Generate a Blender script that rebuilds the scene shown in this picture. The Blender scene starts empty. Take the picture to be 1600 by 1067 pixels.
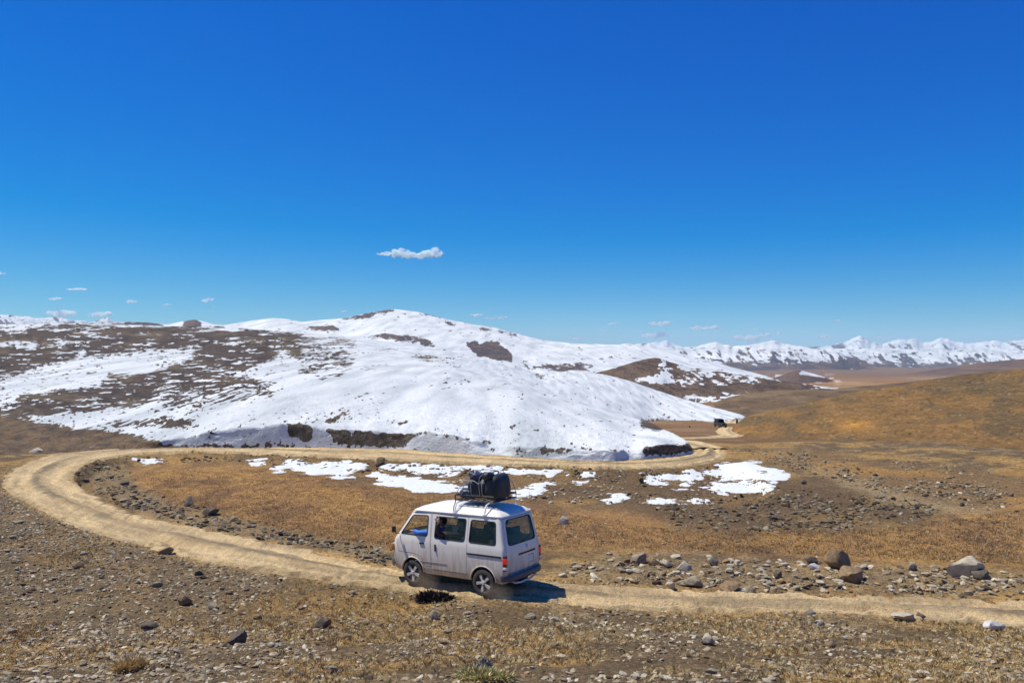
import bpy, bmesh, math, random
import numpy as np
from mathutils import Vector, Matrix, Euler

# ------------------------------------------------------------------ camera, world, sun
SC = bpy.context.scene
COL = SC.collection
F, Y0 = 1186.0, 545.0                      # focal length and horizon row in photo pixels (1600 wide)
cam = bpy.data.cameras.new('camera')
cam.sensor_fit = 'HORIZONTAL'; cam.sensor_width = 36.0
cam.lens = 36.0 * F / 1600.0
cam.shift_y = (Y0 - 533.5) / 1600.0
cam.clip_start = 0.1; cam.clip_end = 200000.0
camo = bpy.data.objects.new('camera', cam); COL.objects.link(camo)
camo.location = (0, 0, 0); camo.rotation_euler = (math.radians(90), 0, 0)
SC.camera = camo
SC.view_settings.view_transform = 'Standard'; SC.view_settings.look = 'None'
SC.view_settings.exposure = 0.25; SC.view_settings.gamma = 1.0

SUN_EL, SUN_AZ = math.radians(62), math.radians(-74)      # azimuth from +Y, negative to the left
sdir = Vector((math.sin(SUN_AZ) * math.cos(SUN_EL), math.cos(SUN_AZ) * math.cos(SUN_EL), math.sin(SUN_EL)))
sl = bpy.data.lights.new('sun', 'SUN'); sl.energy = 4.25; sl.angle = math.radians(0.5); sl.color = (1.0, 0.955, 0.83)
so = bpy.data.objects.new('sun', sl); COL.objects.link(so)
so.rotation_euler = sdir.to_track_quat('Z', 'Y').to_euler()
W = bpy.data.worlds.new('World'); SC.world = W; W.use_nodes = True
wn = W.node_tree.nodes; wl = W.node_tree.links
bg = wn['Background']
sky = wn.new('ShaderNodeTexSky'); sky.sky_type = 'NISHITA'; sky.sun_disc = False
sky.sun_elevation = SUN_EL; sky.sun_rotation = SUN_AZ
sky.altitude = 1800.0; sky.air_density = 1.0; sky.dust_density = 0.3; sky.ozone_density = 5.0
bg.inputs['Strength'].default_value = 0.14
def _wm(op, a, b=None):
    n = wn.new('ShaderNodeMath'); n.operation = op
    for i, v in enumerate((a, b)):
        if v is None: continue
        if isinstance(v, (int, float)): n.inputs[i].default_value = v
        else: wl.new(v, n.inputs[i])
    return n.outputs[0]
hsv = wn.new('ShaderNodeHueSaturation'); hsv.inputs['Saturation'].default_value = 1.3
wl.new(sky.outputs[0], hsv.inputs['Color'])
sep = wn.new('ShaderNodeSeparateColor'); com = wn.new('ShaderNodeCombineColor'); wl.new(hsv.outputs[0], sep.inputs[0])
wl.new(_wm('MAXIMUM', _wm('SUBTRACT', _wm('MULTIPLY', sep.outputs[0], .37), .37), .0), com.inputs[0])       # deep high-altitude blue: red held back
wl.new(_wm('MULTIPLY', sep.outputs[1], .50), com.inputs[1])
wl.new(_wm('MULTIPLY', _wm('SUBTRACT', 1.0, _wm('EXPONENT', _wm('MULTIPLY', sep.outputs[2], -.245))), 5.5), com.inputs[2])
wl.new(com.outputs[0], bg.inputs['Color'])
cy = SC.cycles
cy.max_bounces = 10; cy.transparent_max_bounces = 16; cy.volume_bounces = 10; cy.volume_max_steps = 256
try: cy.use_denoising = True
except Exception: pass

# ------------------------------------------------------------------ noise in numpy
def _h(ix, iy, seed):
    n = (ix.astype(np.int64) * 374761393 + iy.astype(np.int64) * 668265263 + seed * 1442695041) & 0x7fffffff
    n = ((n ^ (n >> 13)) * 1274126177) & 0x7fffffff
    n = ((n ^ (n >> 16)) * 60493) & 0x7fffffff
    return (n ^ (n >> 15)) / 1073741824.0 - 1.0
def vn(x, y, seed=0):
    x = np.asarray(x, float); y = np.asarray(y, float)
    ix = np.floor(x); iy = np.floor(y); fx = x - ix; fy = y - iy
    u = fx * fx * fx * (fx * (fx * 6 - 15) + 10); v = fy * fy * fy * (fy * (fy * 6 - 15) + 10)
    a = _h(ix, iy, seed); b = _h(ix + 1, iy, seed); c = _h(ix, iy + 1, seed); d = _h(ix + 1, iy + 1, seed)
    return a + (b - a) * u + (c - a) * v + (a - b - c + d) * u * v
def fbm(x, y, octv=4, seed=0, gain=0.5):
    s = 0; a = 1.0; t = 0
    for k in range(octv):
        s = s + a * vn(x * 2.03 ** k + 17.3 * k, y * 2.03 ** k - 9.1 * k, seed + k); t += a; a *= gain
    return s / t
def sst(a, b, x):
    t = np.clip((x - a) / (b - a), 0, 1); return t * t * (3 - 2 * t)
def lerp(a, b, t): return a + (b - a) * t
def mixc(c0, c1, t): return c0 + (np.asarray(c1) - c0) * t[..., None]

# ------------------------------------------------------------------ regions of the ground: plan outlines looked up through (bearing, depression)
RX0, RX1, RY0, RY1, RS = -500, 2400, 470, 1120, 2.0
_rx = np.arange(RX0, RX1, RS); _ry = np.arange(RY0, RY1, RS)
def raster(polys, blur=4, warp=0, seed=0):
    X, Y = np.meshgrid(_rx, _ry)
    if warp:
        X = X + warp * fbm(X / 30, Y / 9, 3, seed); Y = Y + 0.4 * warp * fbm(X / 30 + 50, Y / 9, 3, seed + 9)
    M = np.zeros(X.shape)
    for p in polys:
        val = 1.0
        if isinstance(p, tuple): p, val = p
        ins = np.zeros(X.shape, bool); n = len(p)
        for i in range(n):
            x1, y1 = p[i]; x2, y2 = p[(i + 1) % n]
            if y1 == y2: continue
            c = ((y1 > Y) != (y2 > Y)) & (X < (x2 - x1) * (Y - y1) / (y2 - y1) + x1)
            ins ^= c
        M = np.where(ins, val, M)
    k = int(max(0, round(blur / RS)))
    if k:
        g = np.exp(-0.5 * (np.arange(-2 * k, 2 * k + 1) / k) ** 2); g /= g.sum()
        for ax in (0, 1):
            P = np.pad(M, [(2 * k, 2 * k) if a == ax else (0, 0) for a in (0, 1)], mode='edge')
            M = sum(g[j] * (P[j:j + M.shape[0], :] if ax == 0 else P[:, j:j + M.shape[1]]) for j in range(4 * k + 1))
    return M
def samp(M, px, y):
    u = np.clip((np.asarray(px) - RX0) / RS, 0, M.shape[1] - 1.001); v = np.clip((np.asarray(y) - RY0) / RS, 0, M.shape[0] - 1.001)
    i = u.astype(int); j = v.astype(int); a = u - i; b = v - j
    return (M[j, i] * (1 - a) + M[j, i + 1] * a) * (1 - b) + (M[j + 1, i] * (1 - a) + M[j + 1, i + 1] * a) * b

# ------------------------------------------------------------------ object helpers
def tag(o, label=None, cat=None, group=None, kind=None):
    if label: o['label'] = label
    if cat: o['category'] = cat
    if group: o['group'] = group
    if kind: o['kind'] = kind
    return o
def link(name, me, parent=None, mat=None, loc=None):
    o = bpy.data.objects.new(name, me); COL.objects.link(o)
    if mat is not None and len(me.materials) == 0: me.materials.append(mat)
    if parent is not None: o.parent = parent
    if loc is not None: o.location = loc
    return o
def empty(name, loc=(0, 0, 0)):
    o = bpy.data.objects.new(name, None); COL.objects.link(o); o.location = loc; o.empty_display_size = 0.2; return o
def np_mesh(name, V, faces, smooth=True, cols=None, attrs=None):
    """V (n,3); faces (m,k) of one k"""
    me = bpy.data.meshes.new(name)
    V = np.ascontiguousarray(V, np.float32); faces = np.ascontiguousarray(faces, np.int32)
    m, k = faces.shape
    me.vertices.add(len(V)); me.vertices.foreach_set('co', V.ravel())
    me.loops.add(m * k); me.loops.foreach_set('vertex_index', faces.ravel())
    me.polygons.add(m); me.polygons.foreach_set('loop_start', np.arange(0, m * k, k, dtype=np.int32))
    me.polygons.foreach_set('use_smooth', np.full(m, smooth, bool))
    me.update(calc_edges=True)
    if cols is not None:
        a = me.color_attributes.new('Col', 'FLOAT_COLOR', 'POINT')
        C = np.ones((len(V), 4), np.float32); C[:, :3] = cols; a.data.foreach_set('color', C.ravel())
    for nm, arr in (attrs or {}).items():
        a = me.attributes.new(nm, 'FLOAT', 'POINT'); a.data.foreach_set('value', np.ascontiguousarray(arr, np.float32).ravel())
    return me
def grid_faces(r, c):
    i = np.arange(r * c).reshape(r, c)
    return np.stack([i[:-1, :-1], i[:-1, 1:], i[1:, 1:], i[1:, :-1]], -1).reshape(-1, 4)

# ------------------------------------------------------------------ materials
def mat(name, color=(.5, .5, .5), rough=.6, metal=0.0, spec=0.5, noise=0.0, nscale=20.0, bump=0.0, bscale=40.0, emit=None):
    m = bpy.data.materials.new(name); m.use_nodes = True
    nt = m.node_tree; N = nt.nodes; L = nt.links; b = N['Principled BSDF']
    b.inputs['Roughness'].default_value = rough; b.inputs['Metallic'].default_value = metal
    b.inputs['Specular IOR Level'].default_value = spec
    b.inputs['Base Color'].default_value = (*color, 1)
    if noise or bump:
        tc = N.new('ShaderNodeTexCoord')
    if noise:
        t = N.new('ShaderNodeTexNoise'); t.inputs['Scale'].default_value = nscale; t.inputs['Detail'].default_value = 5
        L.new(tc.outputs['Object'], t.inputs['Vector'])
        r = N.new('ShaderNodeMapRange'); r.inputs['From Min'].default_value = .3; r.inputs['From Max'].default_value = .7
        r.inputs['To Min'].default_value = 1 - noise; r.inputs['To Max'].default_value = 1 + noise
        L.new(t.outputs['Fac'], r.inputs['Value'])
        mx = N.new('ShaderNodeVectorMath'); mx.operation = 'SCALE'; mx.inputs[0].default_value = color
        L.new(r.outputs[0], mx.inputs['Scale']); L.new(mx.outputs[0], b.inputs['Base Color'])
    if bump:
        t2 = N.new('ShaderNodeTexNoise'); t2.inputs['Scale'].default_value = bscale; t2.inputs['Detail'].default_value = 4
        L.new(tc.outputs['Object'], t2.inputs['Vector'])
        bp = N.new('ShaderNodeBump'); bp.inputs['Strength'].default_value = bump; bp.inputs['Distance'].default_value = 0.02
        L.new(t2.outputs['Fac'], bp.inputs['Height']); L.new(bp.outputs[0], b.inputs['Normal'])
    if emit:
        b.inputs['Emission Color'].default_value = (*emit[:3], 1); b.inputs['Emission Strength'].default_value = emit[3]
    return m

def terrain_mat(name, scales=(1.5, 9.0, 40.0), amps=(.25, .35, .35), bump=.6, bdist=.06, stretch=(1, 1, 1), snow=None, speck=0.0, speckscale=20.0, bumpsnow=0.25):
    """albedo from the mesh's 'Col' attribute, broken up by solid noise; optional snow cover from the 'snow' attribute"""
    m = bpy.data.materials.new(name); m.use_nodes = True
    nt = m.node_tree; N = nt.nodes; L = nt.links; b = N['Principled BSDF']
    b.inputs['Roughness'].default_value = .95; b.inputs['Specular IOR Level'].default_value = .12
    geo = N.new('ShaderNodeNewGeometry')
    mp = N.new('ShaderNodeMapping'); mp.inputs['Scale'].default_value = stretch
    L.new(geo.outputs['Position'], mp.inputs['Vector'])
    ca = N.new('ShaderNodeAttribute'); ca.attribute_name = 'Col'
    cur = None; first = None; fine = None
    for s, a in zip(scales, amps):
        t = N.new('ShaderNodeTexNoise'); t.inputs['Scale'].default_value = s; t.inputs['Detail'].default_value = 6; t.inputs['Roughness'].default_value = .62
        L.new(mp.outputs[0], t.inputs['Vector'])
        r = N.new('ShaderNodeMapRange'); r.inputs['From Min'].default_value = .28; r.inputs['From Max'].default_value = .72
        r.clamp = False
        r.inputs['To Min'].default_value = 1 - a; r.inputs['To Max'].default_value = 1 + a
        L.new(t.outputs['Fac'], r.inputs['Value'])
        fine = t
        if first is None: first = t
        if cur is None: cur = r.outputs[0]
        else:
            mu = N.new('ShaderNodeMath'); mu.operation = 'MULTIPLY'; L.new(cur, mu.inputs[0]); L.new(r.outputs[0], mu.inputs[1]); cur = mu.outputs[0]
    if speck:
        v = N.new('ShaderNodeTexVoronoi'); v.inputs['Scale'].default_value = speckscale; v.inputs['Randomness'].default_value = 1
        L.new(mp.outputs[0], v.inputs['Vector'])
        sp = N.new('ShaderNodeSeparateColor'); L.new(v.outputs['Color'], sp.inputs[0])
        r = N.new('ShaderNodeMapRange'); r.inputs['To Min'].default_value = 1 - speck; r.inputs['To Max'].default_value = 1 + speck
        L.new(sp.outputs[0], r.inputs['Value'])
        mu = N.new('ShaderNodeMath'); mu.operation = 'MULTIPLY'; L.new(cur, mu.inputs[0]); L.new(r.outputs[0], mu.inputs[1]); cur = mu.outputs[0]
    cl = N.new('ShaderNodeMath'); cl.operation = 'MAXIMUM'; cl.inputs[1].default_value = .22; L.new(cur, cl.inputs[0]); cur = cl.outputs[0]
    sc = N.new('ShaderNodeVectorMath'); sc.operation = 'SCALE'; L.new(ca.outputs['Color'], sc.inputs[0]); L.new(cur, sc.inputs['Scale'])
    colout = sc.outputs[0]
    bp = N.new('ShaderNodeBump'); bp.inputs['Strength'].default_value = bump; bp.inputs['Distance'].default_value = bdist
    L.new(cur, bp.inputs['Height'])
    if snow:
        scl, stv, amp, edge = snow
        mp2 = N.new('ShaderNodeMapping'); mp2.inputs['Scale'].default_value = stv; L.new(geo.outputs['Position'], mp2.inputs['Vector'])
        sa = N.new('ShaderNodeAttribute'); sa.attribute_name = 'snow'
        t = N.new('ShaderNodeTexNoise'); t.inputs['Scale'].default_value = scl; t.inputs['Detail'].default_value = 5; t.inputs['Roughness'].default_value = .55
        L.new(mp2.outputs[0], t.inputs['Vector'])
        r = N.new('ShaderNodeMapRange'); r.clamp = False
        r.inputs['From Min'].default_value = .25; r.inputs['From Max'].default_value = .75
        r.inputs['To Min'].default_value = -amp; r.inputs['To Max'].default_value = amp
        L.new(t.outputs['Fac'], r.inputs['Value'])
        ad = N.new('ShaderNodeMath'); ad.operation = 'ADD'; L.new(sa.outputs['Fac'], ad.inputs[0]); L.new(r.outputs[0], ad.inputs[1])
        fr = N.new('ShaderNodeMapRange'); fr.interpolation_type = 'SMOOTHSTEP'
        fr.inputs['From Min'].default_value = .5 - edge; fr.inputs['From Max'].default_value = .5 + edge
        L.new(ad.outputs[0], fr.inputs['Value'])
        mx = N.new('ShaderNodeMix'); mx.data_type = 'RGBA'
        L.new(fr.outputs[0], mx.inputs['Factor']); L.new(colout, mx.inputs['A'])
        # dirty snow: tint variation, its blue-grey lows painting in soft shading
        t3 = N.new('ShaderNodeTexNoise'); t3.inputs['Scale'].default_value = scl * .22; t3.inputs['Detail'].default_value = 4
        L.new(mp2.outputs[0], t3.inputs['Vector'])
        cr = N.new('ShaderNodeValToRGB'); cr.color_ramp.elements[0].position = .33; cr.color_ramp.elements[0].color = (.47, .50, .50, 1)
        cr.color_ramp.elements[1].position = .62; cr.color_ramp.elements[1].color = (.685, .70, .68, 1)
        L.new(t3.outputs['Fac'], cr.inputs[0]); L.new(cr.outputs[0], mx.inputs['B'])
        colout = mx.outputs['Result']
        st = N.new('ShaderNodeMapRange'); st.inputs['To Min'].default_value = bump; st.inputs['To Max'].default_value = bumpsnow
        L.new(fr.outputs[0], st.inputs['Value']); L.new(st.outputs[0], bp.inputs['Strength'])
    L.new(colout, b.inputs['Base Color']); L.new(bp.outputs[0], b.inputs['Normal'])
    return m
# ------------------------------------------------------------------ terrain surfaces: each is lofted through profile lines (bearing px, distance d, row y or height z)
def zy(d, y): return -(y - Y0) / F * d
class Loft:
    def __init__(s, curves):
        s.c = []
        for c in curves:
            a = np.array(c, float); s.c.append((a[:, 0], a[:, 1], -(a[:, 2] - Y0) / F * a[:, 1]))
    def eval(s, k, px):
        p, d, z = s.c[k]; return np.interp(px, p, d), np.interp(px, p, z)
    def z(s, px, d):
        px = np.asarray(px, float); d = np.asarray(d, float)
        d0, z0 = s.eval(0, px); out = z0.copy() if hasattr(z0, 'copy') else z0
        out = np.broadcast_to(out, np.broadcast(px, d).shape).copy()
        for k in range(1, len(s.c)):
            d1, z1 = s.eval(k, px)
            t = np.clip((d - d0) / np.maximum(d1 - d0, 1e-6), 0, 1)
            out = np.where(d >= d0, z0 + (z1 - z0) * t, out)
            d0, z0 = d1, z1
        return out
def const(d, z): return [(-900, d, Y0 - z * F / d), (2500, d, Y0 - z * F / d)]

# ---- the ground: plateau, falling away into the broad valley
G = Loft([const(.5, -5.28), const(14, -5.28), const(25, -5.33), const(37, -5.4),
          [(-900, 46, 690), (900, 46, 690), (1085, 46, 691), (1150, 46, 694), (1250, 46, 690), (2500, 46, 690)],
          const(78, -9.1), const(158, -16.45), const(300, -26.0), const(600, -34.4), const(1200, -53.6), const(4000, -131),
          const(12000, -293), const(34000, -545), const(70000, -900)])
OUT_E = [(2350, 1034), (1900, 1000), (1600, 978), (1481, 971), (1362, 961), (1267, 956), (1101, 954), (1030, 952), (959, 949), (876, 943), (760, 936), (650, 926), (600, 920), (550, 912), (500, 906), (450, 899), (400, 890), (325, 879), (270, 866), (220, 851), (150, 834), (105, 817), (60, 796), (30, 781), (8, 765), (2, 752), (12, 739), (30, 727), (75, 712), (135, 704), (195, 700), (270, 697.5), (375, 697.5), (480, 698.5), (615, 700), (750, 711), (885, 720.5), (960, 722), (1035, 716.5), (1075, 711), (1092, 702), (1083, 694)]
IN_E = [(2350, 976), (1900, 952), (1600, 940), (1505, 935), (1362, 931), (1220, 927.5), (1149, 924), (1054, 922), (982, 917), (911, 911), (840, 905), (760, 899), (680, 896), (610, 888), (540, 872), (480, 857), (420, 847), (330, 829), (270, 817), (210, 802), (165, 784), (126, 762), (112, 748), (118, 738), (130, 728), (150, 720), (180, 714), (225, 708), (300, 705), (360, 706.5), (495, 712), (596, 716.5), (731, 724), (866, 728), (910, 729.5), (1010, 731), (1085, 726.5), (1125, 720), (1137, 710), (1125, 700), (1108, 694)]
ROAD_M = raster([OUT_E + IN_E[::-1]], 3)
BOWL_M = raster([[(600, 884), (540, 868), (480, 853), (420, 842), (330, 825), (270, 813), (210, 798), (168, 781), (132, 760), (120, 748), (128, 738), (140, 729), (160, 722), (190, 717), (230, 711), (300, 708), (360, 710), (495, 715.5), (596, 720), (731, 727.5), (866, 731.5), (1010, 734.5), (1085, 730), (1130, 724), (1180, 740), (1200, 770), (1050, 850), (850, 893)]], 3)
BERM_M = raster([[(120, 740), (135, 722), (200, 735), (215, 765), (290, 795), (420, 825), (600, 855), (600, 880), (480, 850), (330, 824), (210, 797), (150, 770)],
                 [(860, 890), (1000, 868), (1250, 885), (1480, 885), (1600, 895), (1700, 930), (1480, 925), (1230, 918), (1000, 908), (870, 900)],
                 ([(300, 706), (600, 718), (900, 732), (900, 737), (600, 724), (300, 711)], .25)], 5)
def smax(a, b, k): return 0.5 * (a + b + np.sqrt((a - b) ** 2 + k * k))
VAN_T = np.array([-1.06, 17.09, -5.28]); VAN_N = None
def van_rot():
    yaw, pit, rol = math.radians(146.0), -.052, .03
    cy_, sy_ = math.cos(yaw), math.sin(yaw); cp, sp = math.cos(pit), math.sin(pit); cr, sr = math.cos(rol), math.sin(rol)
    return np.array([[cy_, -sy_, 0], [sy_, cy_, 0], [0, 0, 1]]) @ np.array([[cp, 0, -sp], [0, 1, 0], [sp, 0, cp]]) @ np.array([[1, 0, 0], [0, cr, -sr], [0, sr, cr]])
VAN_R = van_rot(); VAN_N = VAN_R[:, 2]
def ground_base(px, d):
    px = np.asarray(px, float); d = np.asarray(d, float); x = (px - 800) / F * d
    z = G.z(px, d)
    vz = VAN_T[2] - (VAN_N[0] * (x - VAN_T[0]) + VAN_N[1] * (d - VAN_T[1])) / VAN_N[2]
    w = np.exp(-(((x - VAN_T[0]) ** 2 + (d - VAN_T[1]) ** 2) / 5.0) ** 2)
    z = z + (vz - z) * w
    slope = -1.5 - .26 * d + .05 * fbm(x / 2.5, d / 2.5, 3, 4)
    return np.where(d < 24, smax(z, slope, .12) - .03 * (1 - w), z)
def ground(px, d, micro=True):
    px = np.asarray(px, float); d = np.asarray(d, float); x = (px - 800) / F * d
    z = ground_base(px, d); y = Y0 - z * F / np.maximum(d, .3)
    near = 1 - sst(44, 60, d)
    rd = samp(ROAD_M, px, y) * near
    z = z - .38 * samp(BOWL_M, px, y) * near + .16 * samp(BERM_M, px, y) * near * (.6 + .6 * fbm(x * 1.3, d * 1.3, 3, 71))
    if micro:
        off = 1 - rd
        q = 1 - .72 * sst(14, 24, d)
        z = z + near * off * (q * .09 * fbm(x / 3.0, d / 3.0, 3, 11) + q * .04 * fbm(x * 1.6, d * 1.6, 3, 12) + .014 * fbm(x * 6, d * 6, 2, 13))
        far = sst(60, 200, d) * (1 - sst(20000, 40000, d))
        z = z + far * (.004 * d) * fbm(px / 130., np.log(d) * 6, 4, 15) - .07 * sst(.4, .95, rd)
    return z
_FC = np.arange(-480, 2401, 5.0); _FD = np.exp(np.linspace(math.log(2.0), math.log(260), 1800)); _FY = np.arange(600, 1330, .5)
_yy = Y0 - ground(_FC[:, None], np.broadcast_to(_FD, (len(_FC), len(_FD))), False) * F / _FD
_yy = np.minimum.accumulate(_yy, 1) - np.arange(len(_FD)) * 1e-7
FIND = np.array([np.interp(_FY, r[::-1], _FD[::-1]) for r in _yy])
def find_d(px, y, *_):
    """first place along a bearing where the ground meets that depression"""
    u = np.clip((np.atleast_1d(np.asarray(px, float)) + 480) / 5, 0, len(_FC) - 1.001); v = np.clip((np.atleast_1d(np.asarray(y, float)) - 600) / .5, 0, len(_FY) - 1.001)
    i = u.astype(int); j = v.astype(int); a = u - i; b = v - j
    return (FIND[i, j] * (1 - a) + FIND[i + 1, j] * a) * (1 - b) + (FIND[i, j + 1] * (1 - a) + FIND[i + 1, j + 1] * a) * b

def rows_between(ds, counts):
    out = []
    for a, b, n in zip(ds[:-1], ds[1:], counts): out.append(np.exp(np.linspace(math.log(a), math.log(b), n, endpoint=False)))
    out.append([ds[-1]]); return np.concatenate(out)
ystep = np.arange(1330, 690, -1.5)
yr = 5.3 * F / (ystep - Y0)                                     # flat part, evenly seen
yr = np.concatenate([np.arange(.6, yr[0] * .98, .25), yr])
gd = np.concatenate([yr, rows_between([yr[-1] * 1.004, 160, 2000, 70000], [90, 70, 40])])
gp = np.arange(-640, 2342, 2.0)
PX, D = np.meshgrid(gp, gd)
Z = ground(PX, D); X = (PX - 800) / F * D; Y = Y0 - Z * F / D
# albedo
n1 = fbm(X / 2.2, D / 2.2, 4, 21); n2 = fbm(X / .5, D / .5, 4, 22); n3 = fbm(X / 9, D / 9, 3, 23)
stone = np.array([.118, .096, .074]); dry = np.array([.30, .215, .105]); pale = np.array([.30, .265, .205]); dark = np.array([.085, .072, .058])
C = np.broadcast_to(stone, X.shape + (3,)).copy()
C = mixc(C, pale, .45 * sst(.05, .5, n2)); C = mixc(C, dry, .75 * sst(-.12, .35, n1 + .25 * n2 + .0 * n3)); C = mixc(C, dark, .55 * sst(.12, .5, -n2 + .3 * n3))
left = sst(700, 250, PX) * sst(12, 15, D)
C = mixc(C, np.array([.125, .105, .085]), .6 * left * (D < 30))
loopg = raster([[(200, 733), (300, 722), (420, 726), (560, 752), (700, 772), (860, 792), (1040, 800), (1090, 828), (1260, 828), (1420, 822), (1500, 800), (1600, 785), (2050, 770), (2050, 900), (1600, 884), (1400, 880), (1250, 868), (1000, 858), (860, 858), (620, 858), (480, 838), (350, 806), (270, 786), (215, 760)]], 7, 14, 3)
m = samp(loopg, PX, Y) * (D < 70)
gcol = mixc(np.broadcast_to(np.array([.25, .167, .096]), C.shape), np.array([.165, .112, .078]), sst(-.1, .45, fbm(X / 1.3, D / 3, 4, 31)))
gcol = mixc(gcol, np.array([.285, .19, .092]), .7 * sst(.05, .5, fbm(X / 2.5, D / 2.2, 3, 32)))
gcol = mixc(gcol, np.array([.36, .25, .11]), .5 * sst(.1, .5, fbm(X / .8, D / .8, 3, 33)))
C = C * (1 - m[..., None]) + gcol * m[..., None]
rub = raster([[(600, 716), (900, 733), (1140, 728), (1240, 745), (1330, 760), (1460, 792), (1440, 822), (1240, 830), (1070, 828), (960, 790), (860, 783), (720, 772), (560, 748), (400, 722), (300, 716), (300, 708)]], 7, 18, 5)
m = samp(rub, PX, Y) * (D < 70) * .9
rcol = mixc(np.broadcast_to(np.array([.105, .082, .066]), C.shape), np.array([.155, .118, .08]), sst(-.2, .4, n1))
C = C * (1 - m[..., None]) + rcol * m[..., None]
pth = raster([[(1205, 700), (1300, 724), (1380, 758), (1440, 778), (1560, 796), (1545, 803), (1430, 793), (1350, 771), (1280, 740), (1205, 714)]], 5, 8, 6)
m = samp(pth, PX, Y) * (D < 70) * .8
C = mixc(C, np.array([.25, .215, .165]), m)
uph = raster([[(1130, 690), (1260, 705), (1420, 735), (2050, 745), (2050, 785), (1500, 790), (1330, 745), (1200, 720)]], 8, 10, 7)
m = samp(uph, PX, Y) * (D < 70) * .8
ucol = mixc(np.broadcast_to(np.array([.17, .125, .085]), C.shape), np.array([.23, .15, .075]), sst(-.2, .3, n1))
C = C * (1 - m[..., None]) + ucol * m[..., None]
dust = samp(raster([OUT_E + IN_E[::-1]], 9, 6, 8), PX, Y) * (D < 60)
C = mixc(C, np.array([.40, .30, .175]), np.clip(dust * 1.3, 0, 1) * (.6 + .3 * np.clip(n2 * 2, -1, 1)))
berm = samp(BERM_M, PX, Y) * (D < 60)
C = mixc(C, np.array([.20, .17, .13]), .7 * berm)
emb_shade = samp(raster([[(180, 715), (225, 708.5), (300, 705.5), (360, 707), (495, 712.5), (596, 717), (731, 724.5), (866, 728.5), (1010, 731.5), (1085, 727), (1130, 721), (1132, 728), (1085, 735), (1010, 739), (866, 736), (731, 732), (596, 725), (495, 720), (360, 713), (300, 711), (225, 714), (150, 735), (135, 760), (150, 770), (210, 796), (200, 800), (120, 760), (115, 740), (150, 718)]], 3, 8, 14), PX, Y) * (D < 60)
C = mixc(C, np.array([.052, .042, .034]), .8 * emb_shade * sst(-.5, .1, n2))  # dark embankment earth, with shade below the road edge painted in
# beyond the plateau
fv = sst(44, 52, D)
vcol = mixc(np.broadcast_to(np.array([.125, .088, .062]), C.shape), np.array([.165, .125, .10]), sst(0, .4, fbm(PX / 60, np.log(D) * 14, 4, 41)))
vcol = mixc(vcol, np.array([.14, .10, .08]), .8 * sst(.05, .4, fbm(PX / 90 + 7, np.log(D) * 9, 4, 42)))
vcol = mixc(vcol, np.array([.30, .24, .17]), .7 * np.exp(-((Y - 617) / 3.5) ** 2) * (PX < 1250))
vcol = mixc(vcol, np.array([.085, .070, .080]), .85 * sst(700, 3000, D))
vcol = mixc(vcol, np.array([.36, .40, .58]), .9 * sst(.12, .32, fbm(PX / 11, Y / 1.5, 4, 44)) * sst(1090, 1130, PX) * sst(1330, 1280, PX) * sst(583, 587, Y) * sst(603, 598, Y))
C = C * (1 - fv[..., None]) + vcol * fv[..., None]
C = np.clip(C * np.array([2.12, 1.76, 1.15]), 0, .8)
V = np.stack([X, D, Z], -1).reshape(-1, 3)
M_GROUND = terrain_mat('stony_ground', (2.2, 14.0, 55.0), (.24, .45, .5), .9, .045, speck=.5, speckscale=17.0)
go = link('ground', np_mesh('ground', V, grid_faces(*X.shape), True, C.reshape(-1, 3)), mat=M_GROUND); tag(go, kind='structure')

# ---- generic hill builder
def hill(name, curves, p0, p1, step, counts, colfn, material, noise=None, snowfn=None, smooth_cols=0):
    L_ = Loft(curves); px = np.arange(p0, p1 + step, step)
    ev = [L_.eval(k, px) for k in range(len(curves))]
    if smooth_cols:
        g = np.hanning(2 * smooth_cols + 3)[1:-1]; g /= g.sum()
        f = lambda a: np.convolve(np.pad(a, smooth_cols, mode='edge'), g, 'valid')
        ev = [(f(a), f(b)) for a, b in ev]
    Ds, Zs, Sg = [], [], []
    for k in range(len(curves) - 1):
        (d0, z0), (d1, z1) = ev[k], ev[k + 1]; n = counts[k]
        for i in range(n + (k == len(curves) - 2)):
            t = i / n; d = np.exp(np.log(d0) * (1 - t) + np.log(d1) * t); u = (d - d0) / np.maximum(d1 - d0, 1e-6)
            Ds.append(d); Zs.append(z0 + (z1 - z0) * u); Sg.append(np.full(len(px), k + t))
    Dm, Zm, Sm = np.array(Ds), np.array(Zs), np.array(Sg); PXm = np.broadcast_to(px, Dm.shape); Xm = (PXm - 800) / F * Dm
    if noise is not None: Zm = Zm + noise(PXm, Dm, Xm, Sm)
    Ym = Y0 - Zm * F / Dm
    C = colfn(PXm, Ym, Xm, Dm, Sm); at = {}
    if snowfn is not None: at['snow'] = snowfn(PXm, Ym, Xm, Dm, Sm)
    me = np_mesh(name, np.stack([Xm, Dm, Zm], -1).reshape(-1, 3), grid_faces(*Dm.shape), True, C.reshape(-1, 3), at)
    o = link(name, me, mat=material); tag(o, kind='structure'); return o, L_

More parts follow.
